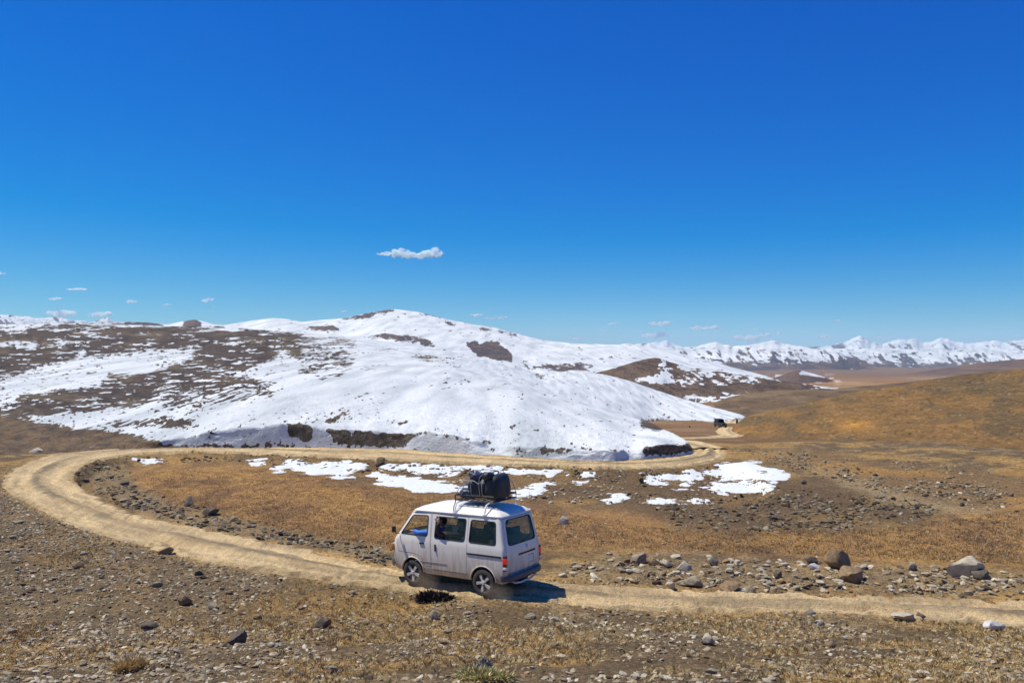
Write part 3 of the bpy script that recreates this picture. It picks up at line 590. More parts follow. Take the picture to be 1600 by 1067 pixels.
def snow_patch(poly, label, seed, rag=1.0):
    p = np.array(poly, float); x0, y0 = p.min(0) - 10; x1, y1 = p.max(0) + 5
    gx = np.arange(x0, x1, 1.1); gy = np.arange(y1, y0, -.55)
    PXg, Yg = np.meshgrid(gx, gy)
    d = np.minimum(find_d(PXg.ravel(), Yg.ravel(), 20, 60, 260), 59).reshape(PXg.shape)
    d = np.maximum.accumulate(d + np.arange(len(gy))[:, None] * 1e-4, 0)
    x = (PXg - 800) / F * d
    m = np.zeros(PXg.shape)
    wx = PXg + 13 * rag * fbm(x * .9, d * .9, 4, seed); wy = Yg + 4.5 * rag * fbm(x * .9 + 31, d * .9, 4, seed + 1)
    ins = np.zeros(PXg.shape, bool)
    for i in range(len(p)):
        (xa, ya), (xb, yb) = p[i], p[(i + 1) % len(p)]
        if ya != yb: ins ^= ((ya > wy) != (yb > wy)) & (wx < (xb - xa) * (wy - ya) / (yb - ya) + xa)
    m = ins.astype(float)
    for ax, k in ((0, 4), (1, 6)):
        for _ in range(2):
            P = np.pad(m, [(k, k) if a == ax else (0, 0) for a in (0, 1)]); n = m.shape[ax]
            m = sum(np.take(P, np.arange(j, j + n), axis=ax) for j in range(2 * k + 1)) / (2 * k + 1)
    hgt = (m - .46) * .055 + .085 * fbm(x * 1.1, d * 1.3, 5, seed + 3, .62) * (m > .02)
    hgt = np.minimum(hgt, .03 + .15 * hgt)
    z = ground(PXg, d) + hgt
    V = np.stack([x, d, z], -1).reshape(-1, 3); f = grid_faces(*PXg.shape)
    keep = (hgt.ravel()[f].max(1) > -.02) & (np.ptp(d.ravel()[f], axis=1) < 2.5)
    f = f[keep]; used = np.unique(f); rm = np.full(len(V), -1); rm[used] = np.arange(len(used))
    o = link('snow_patch', np_mesh('snow_patch', V[used], rm[f]), mat=M_SNOW)
    tag(o, label, 'snow patch', 'snow patches in the hollow below the road'); return o
PATCH = [
 ([(212, 718), (230, 714.5), (252, 716), (250, 721), (218, 724)], 'small snow patch at the left end of the hollow, below the far road'),
 ([(393, 718), (412, 717), (417, 723), (396, 725)], 'small oblong snow patch between the wide snowfield and the end of the hollow'),
 ([(430, 735), (445, 727), (450, 732), (440, 738)], 'tiny low snow patch at the foot of the wide snow streak behind the grass'),
 ([(444, 719), (470, 721), (500, 724), (515, 719), (560, 721), (582, 724), (578, 732), (560, 733), (545, 730), (556, 740), (558, 745), (530, 744), (508, 741), (482, 741), (470, 734), (452, 727)], 'branching snow streak in the hollow left of the round brown boulder'),
 ([(592, 727), (606, 722), (640, 726), (690, 726), (740, 729), (775, 731), (782, 737), (760, 741), (735, 738), (700, 741), (668, 739), (640, 733), (600, 733)], 'long snow streak directly under the far road, right of the round brown boulder'),
 ([(578, 741), (596, 737), (607, 744), (630, 742), (660, 748), (690, 756), (722, 762), (715, 767), (680, 766), (640, 764), (612, 757), (592, 750)], 'broad snow tongue in the hollow reaching the grass behind the van roof luggage'),
 ([(792, 731), (822, 735), (846, 733), (885, 732), (882, 740), (862, 745), (868, 753), (855, 760), (850, 770), (838, 779), (816, 776), (798, 777), (800, 771), (828, 768), (838, 757), (848, 750), (846, 741), (818, 741), (796, 741)], 'hook shaped snow streak curling down right of the roof luggage'),
 ([(913, 736), (920, 733), (926, 742), (914, 744)], 'smallest upright snow fleck under the road right of the hook shaped streak'),
 ([(904, 750), (916, 747), (920, 752), (906, 754)], 'small flat snow fleck just below another fleck, right of the hook shaped streak'),
 ([(936, 780), (955, 775), (962, 769), (986, 774), (982, 783), (960, 785)], 'pointed snow patch alone on the stony ground before the grass'),
 ([(1004, 783), (1030, 777), (1060, 777), (1090, 780), (1108, 784), (1090, 786), (1050, 787), (1012, 786)], 'long thin flat snow strip lowest of all on the stony flat'),
 ([(998, 747), (1010, 741), (1040, 740), (1075, 736), (1095, 735), (1098, 746), (1085, 753), (1068, 754), (1062, 747), (1040, 748), (1036, 758), (1020, 756), (1002, 751)], 'ragged snow patch left of the large snowfield under the road bend'),
 ([(1105, 732), (1120, 728), (1150, 722), (1165, 719), (1190, 727), (1215, 735), (1237, 746), (1222, 751), (1200, 752), (1170, 748), (1140, 752), (1115, 744)], 'large bright snowfield below the road bend on the right'),
 ([(1096, 762), (1106, 753), (1140, 756), (1165, 752), (1205, 755), (1212, 764), (1190, 770), (1150, 772), (1110, 769)], 'wide snow band just below the large snowfield at the road bend'),
 ([(1055, 760), (1075, 757), (1085, 764), (1062, 766)], 'small broken snow patch left of the wide snow band'),
]
for i, (pg, lb) in enumerate(PATCH): snow_patch(pg, lb, 300 + 7 * i, .6 if len(pg) < 7 else 1.0)

# ------------------------------------------------------------------ stones
def ico(sub):
    bm = bmesh.new(); bmesh.ops.create_icosphere(bm, subdivisions=sub, radius=1.0); bm.verts.ensure_lookup_table()
    V = np.array([v.co[:] for v in bm.verts]); Fc = np.array([[v.index for v in f.verts] for f in bm.faces]); bm.free(); return V, Fc
def rock_shape(seed, sub, flat=.65, cuts=12):
    r = np.random.default_rng(seed); V, Fc = ico(sub); V = V.copy()
    for k in range(3): V *= (1 + .13 * np.sin(V @ r.normal(0, 2.2, 3) + r.uniform(0, 6)))[:, None]
    for k in range(cuts):
        n = r.normal(0, 1, 3); n /= np.linalg.norm(n); h = r.uniform(.42, .78); ex = np.maximum(0, V @ n - h); V -= n * (ex * .93)[:, None]
    if sub > 2: V *= (1 + .045 * np.array([fbm(v[0] * 2.3 + v[2], v[1] * 2.3 - v[2], 3, seed) for v in V]))[:, None]
    V *= np.array([1, r.uniform(.65, .95), flat * r.uniform(.8, 1.15)]); V /= np.abs(V[:, 0]).max(); return V, Fc
def rock_mat(name, c0, c1, sc=3.0):
    m = bpy.data.materials.new(name); m.use_nodes = True; N = m.node_tree.nodes; L = m.node_tree.links; b = N['Principled BSDF']
    b.inputs['Roughness'].default_value = .9; b.inputs['Specular IOR Level'].default_value = .2
    tc = N.new('ShaderNodeTexCoord'); t = N.new('ShaderNodeTexNoise'); t.inputs['Scale'].default_value = sc; t.inputs['Detail'].default_value = 8; t.inputs['Roughness'].default_value = .7
    L.new(tc.outputs['Object'], t.inputs['Vector'])
    cr = N.new('ShaderNodeValToRGB'); e = cr.color_ramp.elements; e[0].position = .32; e[0].color = (*c0, 1); e[1].position = .68; e[1].color = (*c1, 1)
    L.new(t.outputs['Fac'], cr.inputs[0]); L.new(cr.outputs[0], b.inputs['Base Color'])
    bp = N.new('ShaderNodeBump'); bp.inputs['Strength'].default_value = .8; bp.inputs['Distance'].default_value = .03; L.new(t.outputs['Fac'], bp.inputs['Height']); L.new(bp.outputs[0], b.inputs['Normal'])
    return m
ROCKM = {'grey': rock_mat('grey_rock', (.17, .14, .095), (.42, .355, .25)), 'pale': rock_mat('pale_rock', (.34, .285, .195), (.60, .525, .385)), 'brown': rock_mat('brown_rock', (.15, .10, .055), (.36, .25, .135)), 'dark': rock_mat('dark_rock', (.075, .06, .045), (.19, .155, .115)), 'white': rock_mat('white_rock', (.45, .43, .39), (.68, .66, .61))}
ROCKSHAPES = {}
def rock_mesh(k, tone, sub=3, flat=.65):
    key = (k, tone, sub, flat)
    if key not in ROCKSHAPES:
        V, Fc = rock_shape(1000 + k, sub, flat); me = np_mesh('rock', V, Fc, sub > 2)
        if sub > 2: me.set_sharp_from_angle(angle=math.radians(28))
        me.materials.append(ROCKM[tone]); ROCKSHAPES[key] = me
    return ROCKSHAPES[key]
RNG = random.Random(5)
def place_rock(name, px, ybase, wpx, hpx, tone, label, group=None, sub=3, k=None):
    d = float(find_d(px, ybase, 4, 200)[0]); x = (px - 800) / F * d; z = float(ground(px, d)); w = wpx / F * d / 2; h = hpx / F * d
    k = RNG.randrange(14) if k is None else k; me = rock_mesh(k, tone, sub)
    o = bpy.data.objects.new(name, me); COL.objects.link(o)
    zext = max(v.co.z for v in me.vertices) - min(v.co.z for v in me.vertices)
    sz = max(h * 1.18 / zext, w * .45)
    o.scale = (w * 1.04, w * RNG.uniform(.85, 1.1), sz)
    o.rotation_euler = (RNG.uniform(-.12, .12), RNG.uniform(-.12, .12), RNG.choice([0, math.pi]) + RNG.uniform(-.35, .35))
    o.location = (x, d + w * .5, z + h - sz * max(v.co.z for v in me.vertices))
    tag(o, label, 'rock' if name == 'rock' else 'boulder' if name == 'boulder' else 'stone', group); return o
BOULD = [
 (1311, 892, 42, 30, 'brown', 'large tan angular boulder standing right of the road, left of the big pale one'),
 (1336, 911, 40, 20, 'brown', 'slanted brown boulder lying in front of the tallest tan boulder by the road'),
 (1520, 905, 60, 33, 'pale', 'largest pale grey boulder on the bank at the right beside the road'),
 (1534, 907, 30, 16, 'dark', 'dark slab leaning on the front of the largest pale grey boulder'),
 (1429, 892, 17, 13, 'grey', 'lone small grey boulder between the tan boulder and the largest pale boulder'),
 (1271, 884, 22, 13, 'dark', 'dark round boulder left of the large tan angular boulder'),
 (1271, 890, 20, 8, 'white', 'flat whitish stone in front of the dark round boulder by the road'),
 (1000, 881, 23, 17, 'grey', 'leftmost of three grey boulders in a row on the bank right of the van'),
 (1023, 886, 24, 15, 'brown', 'middle, brownest of three boulders in a row on the bank right of the van'),
 (1043, 886, 18, 12, 'pale', 'rightmost, palest of three boulders in a row on the bank right of the van'),
 (1070, 893, 26, 15, 'pale', 'pale boulder lying just right of the row of three on the bank'),
 (1116, 884, 18, 14, 'grey', 'upright grey boulder at the back of the bank beyond the pale ones'),
 (1152, 884, 14, 8, 'pale', 'low pale stone at the back edge of the bank right of the upright boulder'),
 (1217, 903, 14, 13, 'dark', 'dark boulder at the right end of the rubble bank'),
 (1050, 921, 18, 12, 'pale', 'rounded pale stone at the very edge of the road on its far side'),
 (1086, 918, 32, 15, 'grey', 'long grey rock at the roadside with a shadowed hollow under it'),
 (1140, 924, 40, 13, 'brown', 'low wide brown rock ledge at the roadside'),
 (1176, 927, 18, 15, 'grey', 'tilted grey stone at the roadside right of the low rock ledge'),
 (1108, 1013, 22, 15, 'pale', 'rounded pale stone sitting on the slope this side of the road'),
 (369, 1005, 30, 21, 'dark', 'biggest dark boulder on the stony slope at the lower left'),
 (505, 980, 29, 15, 'dark', 'dark wedge shaped rock on the slope left of the van'),
 (677, 973, 16, 14, 'grey', 'pointed grey stone on the slope straight below the rear of the van'),
 (286, 945, 22, 17, 'brown', 'reddish brown pointed rock on the slope at the left'),
 (231, 986, 30, 12, 'dark', 'flat dark rock half sunk in the slope at the far lower left'),
 (257, 867, 27, 12, 'brown', 'brown boulder at the near edge of the road on the left'),
 (1558, 989, 36, 14, 'white', 'whitish flat stone beside the near road edge at the far right'),
 (1267, 962, 19, 10, 'grey', 'grey stone on the near road edge right of centre'),
 (1281, 980, 17, 9, 'pale', 'pale stone just below the grey one on the near road edge'),
 (1420, 972, 46, 9, 'pale', 'long flat pale outcrop of rock at the near road edge on the right'),
 (1442, 966, 16, 9, 'dark', 'small dark stone behind the long flat pale outcrop'),
 (292, 791, 21, 14, 'dark', 'dark boulder on the stone bank inside the road loop'),
 (327, 806, 30, 12, 'dark', 'low dark rock on the stone bank right of the dark boulder'),
 (592, 728, 19, 14, 'brown', 'round brown boulder among the snow streaks under the far road'),
 (880, 819, 19, 13, 'pale', 'pale boulder alone on the grass right of the van roof'),
 (1003, 755, 10, 9, 'dark', 'black stone at the left edge of the snow under the road bend'),
 (1433, 795, 9, 8, 'dark', 'dark stone on top of the small stone heap by the grey path'),
 (1504, 791, 8, 6, 'dark', 'dark stone alone beside the grey path at the right'),
 (1257, 757, 10, 6, 'dark', 'dark stone just right of the large snowfield'),
 (55, 708, 20, 8, 'pale', 'flat pale rock on the brown knoll at the left edge above the road'),
 (1152, 662.5, 4, 6, 'dark', 'dark upright rock beside the track near the distant vehicle'),
 (1078, 668, 3, 3, 'dark', 'small dark rock on the brown flat left of the distant vehicle'),
 (470, 692, 40, 26, 'dark', 'dark earthy outcrop in the snow bank behind the road'),
]
for a in BOULD:
    nm = 'boulder' if 'boulder' in a[5] else 'stone' if 'stone' in a[5] else 'rock'
    if a[5].startswith('dark earthy'):
        d = 42.0; o = bpy.data.objects.new('rock', rock_mesh(3, 'dark')); COL.objects.link(o); o.location = ((470 - 800) / F * d, d + .75, -5.35 + .22); o.scale = (.85, .6, .85); tag(o, a[5], 'rock'); continue
    place_rock(nm, *a[:4], a[4], a[5])
def inside(poly, px, y):
    px = np.asarray(px, float); y = np.asarray(y, float); ins = np.zeros(px.shape, bool)
    for i in range(len(poly)):
        (xa, ya), (xb, yb) = poly[i], poly[(i + 1) % len(poly)]
        if ya != yb: ins ^= ((ya > y) != (yb > y)) & (px < (xb - xa) * (y - ya) / (yb - ya) + xa)
    return ins
def sample_poly(poly, n, rng):
    p = np.array(poly, float); lo, hi = p.min(0), p.max(0); out = []
    while len(out) < n:
        q = rng.uniform(lo, hi, (n * 4, 2)); out += list(q[inside(poly, q[:, 0], q[:, 1])])
    return np.array(out[:n])
P_BANK = [(870, 888), (960, 868), (1060, 872), (1250, 880), (1330, 884), (1480, 892), (1600, 898), (1600, 934), (1480, 930), (1230, 924), (1050, 918), (960, 913), (870, 903)]
P_LOOP = [(122, 742), (136, 722), (160, 716), (190, 742), (215, 770), (290, 792), (420, 822), (520, 845), (600, 856), (606, 884), (540, 868), (480, 854), (420, 843), (330, 825), (270, 813), (210, 798), (165, 780), (134, 758)]
P_EMB = [(180, 715), (300, 707), (430, 712), (600, 720), (730, 728), (866, 731), (1010, 735), (1085, 730), (1130, 724), (1130, 740), (990, 744), (860, 744), (720, 744), (590, 742), (420, 730), (300, 721), (190, 728)]
P_RUB = [(1030, 790), (1120, 782), (1250, 772), (1400, 775), (1460, 792), (1440, 818), (1240, 828), (1080, 826)]
P_UP = [(1150, 700), (1260, 712), (1340, 735), (1420, 750), (1560, 760), (1560, 790), (1440, 770), (1300, 750), (1200, 715)]
P_SLOPE = [(0, 905), (120, 860), (260, 880), (420, 915), (650, 950), (880, 965), (1250, 985), (1600, 1010), (1600, 1064), (0, 1064)]
P_LEFT = [(0, 800), (80, 830), (230, 868), (400, 900), (600, 930), (600, 950), (300, 925), (0, 900)]
zones = [(P_BANK, 78, (6, 17), ['pale', 'grey', 'pale', 'brown'], 'small stone of the rubble bank beside the road right of the van', 'stones of the rubble bank right of the van'),
         (P_LOOP, 48, (5, 14), ['grey', 'dark', 'dark'], 'grey stone of the low bank along the inside of the road loop', 'stones along the inside of the road loop'),
         (P_EMB, 34, (4, 10), ['grey', 'brown', 'dark'], 'brown stone on the embankment below the far road', 'stones below the far road'),
         (P_RUB, 36, (4, 10), ['grey', 'brown', 'pale'], 'brown grey stone in the dark rubble patch behind the orange grass', 'stones of the dark rubble patch'),
         (P_UP, 14, (4, 8), ['grey', 'pale', 'dark'], 'small stone on the grey brown ground by the path below the right hill', 'stones by the path'),
         (P_SLOPE, 56, (9, 22), ['grey', 'grey', 'pale', 'brown', 'brown'], 'weathered stone half sunk in the dry slope this side of the road', 'stones on the near slope'),
         (P_LEFT, 24, (8, 18), ['grey', 'dark', 'grey'], 'grey slab lying on the stony ground left of the road bend', 'slabs on the stony ground at the left')]
rg = np.random.default_rng(8)
for poly, n, (a, b), tones, label, group in zones:
    for q in sample_poly(poly, n, rg):
        w = a + (b - a) * rg.random() ** 2; place_rock('stone', q[0], q[1], w, w * rg.uniform(.28, .52), tones[rg.integers(len(tones))], label, group, 2)

# ---- everything smaller: gravel and pebbles, one mass
def scatter(name, pts_px, d, size, flat, pal, tone, seed, subs=1, sink=.42, smooth=False):
    r = np.random.default_rng(seed); n = len(d); shp = [rock_shape(2000 + k, subs, .7, 5) for k in range(10)]
    x = (pts_px - 800) / F * d; z = ground(pts_px, d)
    Vs, Fs, Cs = [], [], []; off = 0; which = r.integers(0, 10, n)
    for k in range(10):
        s = np.where(which == k)[0]
        if len(s) == 0: continue
        V, Fc = shp[k]; a = r.uniform(0, 6.283, len(s)); ca, sa = np.cos(a), np.sin(a); tl = r.normal(0, .25, len(s))
        P = V[None] * np.stack([size[s] * r.uniform(.8, 1.3, len(s)), size[s], size[s] * flat[s]], -1)[:, None, :]
        P = np.stack([P[..., 0] * ca[:, None] - P[..., 1] * sa[:, None], P[..., 0] * sa[:, None] + P[..., 1] * ca[:, None], P[..., 2] + P[..., 0] * tl[:, None]], -1)
        P += np.stack([x[s], d[s], z[s] + size[s] * flat[s] * (.7 - sink)], -1)[:, None, :]
        Vs.append(P.reshape(-1, 3)); Fs.append((Fc[None] + (np.arange(len(s)) * len(V))[:, None, None] + off).reshape(-1, 3)); off += len(s) * len(V)
        c = pal[r.integers(0, len(pal), len(s))] * (r.uniform(.7, 1.25, len(s)) * tone[s])[:, None]; Cs.append(np.repeat(c, len(V), 0))
    me = np_mesh(name, np.concatenate(Vs), np.concatenate(Fs), smooth, np.concatenate(Cs)); return me
M_GRAVEL = terrain_mat('loose_stones', (20.0, 90.0), (.25, .3), .5, .01)
pal = np.array([[.28, .225, .145], [.34, .28, .18], [.43, .365, .25], [.18, .135, .085], [.31, .215, .115], [.50, .435, .31], [.11, .08, .055]])
gpx, gdd, gsz, gtn = [], [], [], []
def addz(px, d, sz, tone=1.0): gpx.append(px); gdd.append(d); gsz.append(sz); gtn.append(np.full(len(px), tone))
# near slope and the stony flat at the left: even over the ground, in drifts
n = 282000; dd = np.sqrt(rg.uniform(6.5 ** 2, 31 ** 2, n)); pp = rg.uniform(-180, 1860, n)
yy = Y0 - ground_base(pp, dd) * F / dd
rmask = samp(ROAD_M, pp, yy); bowl = samp(BOWL_M, pp, yy)
xx = (pp - 800) / F * dd
drift = fbm(xx / 1.2, dd / 1.2, 3, 401) + .35 * sst(700, 200, pp)
near = inside(OUT_E + [(2, 700), (-300, 700), (-300, 1300), (1900, 1300)], pp, yy)
ok = near & (rmask < .25) & (1.5 * drift > rg.uniform(-.6, .45, n)); sz = .009 + .055 * rg.random(n) ** 5.5
addz(pp[ok], dd[ok], sz[ok])
for poly, n, s0, s1 in [(P_BANK, 3000, .016, .12), (P_LOOP, 3200, .02, .13), (P_EMB, 1700, .03, .14), (P_RUB, 4200, .022, .13), (P_UP, 1800, .03, .12),
                        ([(1150, 690), (1300, 708), (1600, 742), (1600, 800), (1460, 790), (1330, 752), (1180, 712)], 900, .03, .12),
                        ([(560, 742), (860, 745), (1140, 740), (1240, 762), (1040, 792), (860, 785), (720, 772)], 1300, .03, .13),
                        ([(1590, 896), (1900, 905), (1900, 950), (1590, 934)], 1100, .016, .11),
                        ([(850, 800), (1000, 805), (1250, 835), (1600, 800), (1600, 885), (1250, 875), (860, 862)], 600, .02, .07),
                        ([(200, 735), (420, 730), (720, 780), (720, 850), (480, 840)], 260, .02, .06)]:
    q = sample_poly(poly, n, rg); q += rg.normal(0, 1, q.shape) * [9, 3.5]; q = q[fbm(q[:, 0] / 28, q[:, 1] / 9, 3, 77) > rg.uniform(-.5, .35, len(q))]; q = q[samp(ROAD_M, q[:, 0], q[:, 1]) < .5]; ddq = find_d(q[:, 0], q[:, 1], 10, 60, 500); addz(q[:, 0], ddq, s0 + (s1 - s0) * rg.random(len(q)) ** 3.2, .52 if poly is P_RUB else .7 if poly in (P_UP, P_EMB) else 0.62 if poly is P_LOOP else 1.0)
# pebbles strewn over the road's crown and edges
n = 26000; k = rg.integers(0, NL, n); t = np.where(rg.random(n) < .55, rg.normal(.5, .09, n), np.where(rg.random(n) < .5, rg.normal(.03, .05, n), rg.normal(.97, .05, n)))
q = ow[k] + (iw[k] - ow[k]) * t[:, None]; ok = (q[:, 1] < 34) & (fbm(k / 70., k * 0 + .5, 3, 402)[:] > rg.uniform(-.5, .4, n)); q = q[ok]
addz(800 + F * q[:, 0] / q[:, 1], q[:, 1], .009 + .03 * rg.random(len(q)) ** 4)
gpx = np.concatenate(gpx); gdd = np.concatenate(gdd); gsz = np.concatenate(gsz); gtn = np.concatenate(gtn)
o = link('gravel', scatter('gravel', gpx, gdd, gsz, rg.uniform(.35, .8, len(gpx)), pal, gtn, 9, 1), mat=M_GRAVEL)
tag(o, 'loose grey brown gravel and pebbles strewn over the slope and road edges', 'gravel', kind='stuff')

# ---- dry grass blades
def blades(px, d, hgt, per, spread, seed, pal):
    r = np.random.default_rng(seed); n = len(px); x = np.repeat((px - 800) / F * d, per); Y_ = np.repeat(d, per); h = np.repeat(hgt, per) * r.uniform(.5, 1.2, n * per)
    sp = np.repeat(spread, per); a = r.uniform(0, 6.283, n * per); rad = np.sqrt(r.random(n * per)) * sp
    bx = x + np.cos(a) * rad; by = Y_ + np.sin(a) * rad; bz = ground(800 + F * bx / by, by) - .004
    lean = r.uniform(.2, 1.0, n * per); dx = np.cos(a) * lean * h; dy = np.sin(a) * lean * h
    w = h * .05 + .0022; px_, py_ = -np.sin(a + r.normal(0, 1, n * per)) * w, np.cos(a) * w
    P = np.stack([np.stack([bx - px_, by - py_, bz], -1), np.stack([bx + px_, by + py_, bz], -1), np.stack([bx + dx * .45 + px_ * .6, by + dy * .45 + py_ * .6, bz + h * .7], -1), np.stack([bx + dx, by + dy, bz + h], -1)], 1)
    f = np.array([[0, 1, 2], [0, 2, 3]])[None] + (np.arange(n * per) * 4)[:, None, None]
    c = np.repeat(pal[r.integers(0, len(pal), n)], per, 0) * r.uniform(.7, 1.3, n * per)[:, None]
    return P.reshape(-1, 3), f.reshape(-1, 3), np.repeat(c, 4, 0)
gpal = np.array([[.48, .36, .17], [.55, .43, .22], [.40, .28, .13], [.36, .30, .15], [.45, .30, .14]])
n = 45000; dd = np.sqrt(rg.uniform(7 ** 2, 27 ** 2, n)); pp = rg.uniform(-180, 1860, n); yy = Y0 - ground_base(pp, dd) * F / dd; xx = (pp - 800) / F * dd
g = fbm(xx / 2.2, dd / 2.2, 4, 21) + .25 * fbm(xx / .5, dd / .5, 4, 22) - .35 * sst(600, 200, pp)
ok = inside(OUT_E + [(2, 700), (-300, 700), (-300, 1300), (1900, 1300)], pp, yy) & (samp(ROAD_M, pp, yy) < .2) & (g > rg.uniform(-.22, .25, n))
A = blades(pp[ok], dd[ok], rg.uniform(.025, .075, ok.sum()), 14, rg.uniform(.03, .11, ok.sum()), 31, gpal)
n = 15000; q = sample_poly([(205, 738), (420, 732), (560, 756), (720, 780), (860, 800), (1080, 832), (1400, 826), (1600, 795), (1600, 882), (1250, 866), (1000, 858), (620, 855), (480, 836), (350, 804), (270, 784)], n, rg)
dq = find_d(q[:, 0], q[:, 1], 14, 60, 500)
gp2 = np.array([[.33, .222, .113], [.40, .28, .145], [.26, .174, .093], [.46, .34, .185], [.17, .115, .07], [.09, .065, .045]])  # darkest blade tone stands in for shadow mottling in the grass
B = blades(q[:, 0], dq, rg.uniform(.02, .065, n), 8, rg.uniform(.06, .2, n), 32, gp2)
V = np.concatenate([A[0], B[0]]); Fc = np.concatenate([A[1], B[1] + len(A[0])]); Cc = np.concatenate([A[2], B[2]])
M_BLADE = terrain_mat('dry_grass_blades', (30.0,), (.2,), 0.0, .01)
o = link('dry_grass', np_mesh('dry_grass', V, Fc, True, Cc), mat=M_BLADE); tag(o, 'short straw coloured dry grass growing between the stones', 'grass', kind='stuff')

# ---- two cushion plants
def cushion(name, px, ybase, wpx, hpx, pal, label, seed, n=2600, wig=1.0, bl=.10):
    r = np.random.default_rng(seed); d = float(find_d(px, ybase, 4, 60)[0]); x0 = (px - 800) / F * d; z0 = float(ground(px, d)); rw = wpx / F * d / 2; rh = hpx / F * d
    lob = r.normal(0, .45, (7, 2)) * [rw, rw * .5]; k = r.integers(0, 7, n); u = r.normal(0, 1, (n, 3)); u[:, 2] = np.abs(u[:, 2]); u /= np.linalg.norm(u, axis=1)[:, None]
    rr = r.uniform(.55, 1.0, n)[:, None]; lr = r.uniform(.45, .8, 7)[k][:, None]
    c = u * rr * np.array([rw, rw * .6, rh]) * np.maximum(lr, .45); c[:, :2] += lob[k]
    tip = c + u * bl * rw * r.uniform(.6, 1.5, (n, 1)) + r.normal(0, .02 * wig, (n, 3)); sd = np.cross(u, r.normal(0, 1, (n, 3))); sd *= (.022 * rw + .002)
    P = np.stack([c - sd, c + sd, tip], 1).reshape(-1, 3) + [x0, d + rw * .4, z0 - .01]
    cc = np.repeat(pal[r.integers(0, len(pal), n)] * r.uniform(.6, 1.3, n)[:, None], 3, 0)
    o = link(name, np_mesh(name, P, np.arange(n * 3).reshape(-1, 3), True, cc), mat=M_BLADE); tag(o, label, 'plant'); return o
cushion('cushion_plant', 683, 943, 56, 15, np.array([[.055, .04, .035], [.085, .06, .05], [.035, .028, .025]]), 'dark brown dead cushion plant on the near road edge below the van', 41, bl=.22)
cushion('cushion_plant', 752, 1052, 42, 28, np.array([[.19, .20, .20], [.25, .26, .26], [.15, .15, .145], [.12, .13, .12]]), 'grey green cushion shrub on the slope at the bottom edge', 42)
cushion('cushion_plant', 765, 1070, 70, 16, np.array([[.52, .46, .20], [.46, .42, .18], [.60, .50, .24]]), 'yellow green grass cushion right at the foot of the grey green shrub', 43, bl=.2)
cushion('cushion_plant', 193, 1045, 60, 18, np.array([[.66, .50, .25], [.58, .43, .20], [.72, .57, .30]]), 'straw yellow grass cushion low on the slope at the lower left', 44, bl=.25)
# ------------------------------------------------------------------ the van (local axes: x forward, y left, z up; origin on the ground under its middle)
PAINT = mat('dusty_white_paint', (.66, .67, .69), .32, 0, .5)
def dirty(m):
    N = m.node_tree.nodes; L = m.node_tree.links; b = N['Principled BSDF']
    tc = N.new('ShaderNodeTexCoord'); sx = N.new('ShaderNodeSeparateXYZ'); L.new(tc.outputs['Object'], sx.inputs[0])
    mp = N.new('ShaderNodeMapping'); mp.inputs['Scale'].default_value = (7, 7, 1.2); L.new(tc.outputs['Object'], mp.inputs[0])
    t = N.new('ShaderNodeTexNoise'); t.inputs['Scale'].default_value = 2.0; t.inputs['Detail'].default_value = 6; L.new(mp.outputs[0], t.inputs[0])
    r = N.new('ShaderNodeMapRange'); r.inputs['From Min'].default_value = .95; r.inputs['From Max'].default_value = .30; r.inputs['To Min'].default_value = -.12; r.inputs['To Max'].default_value = .55
    L.new(sx.outputs[2], r.inputs[0])
    a = N.new('ShaderNodeMath'); a.operation = 'ADD'; L.new(r.outputs[0], a.inputs[0]); L.new(t.outputs[0], a.inputs[1])
    f = N.new('ShaderNodeMapRange'); f.inputs['From Min'].default_value = .45; f.inputs['From Max'].default_value = 1.0; f.inputs['To Max'].default_value = .85; L.new(a.outputs[0], f.inputs[0])
    mx = N.new('ShaderNodeMix'); mx.data_type = 'RGBA'; mx.inputs['A'].default_value = (.83, .78, .68, 1); mx.inputs['B'].default_value = (.46, .36, .235, 1)
    L.new(f.outputs[0], mx.inputs['Factor']); L.new(mx.outputs['Result'], b.inputs['Base Color'])
    rr = N.new('ShaderNodeMapRange'); rr.inputs['To Min'].default_value = .3; rr.inputs['To Max'].default_value = .85; L.new(f.outputs[0], rr.inputs[0]); L.new(rr.outputs[0], b.inputs['Roughness'])
dirty(PAINT)
BLACKP = mat('black_plastic', (.025, .025, .027), .55); RUBBER = mat('dusty_rubber', (.065, .058, .05), .9, noise=.3, nscale=12)
CHROME = mat('bright_metal', (.72, .73, .75), .28, .9); STEEL = mat('silver_paint', (.66, .67, .68), .4, .3); BUMP = mat('grey_bumper', (.085, .09, .10), .5)
REDL = mat('red_lamp', (.62, .03, .02), .22, emit=(1, .06, .03, .15)); AMBER = mat('dark_red_lamp', (.12, .012, .01), .25); PLATE = mat('plate_white', (.66, .67, .68), .5)
SEATM = mat('grey_cloth', (.16, .16, .17), .9); INTER = mat('grey_trim', (.11, .11, .115), .8); HEADL = mat('headlamp_glass', (.75, .77, .8), .1, .2)
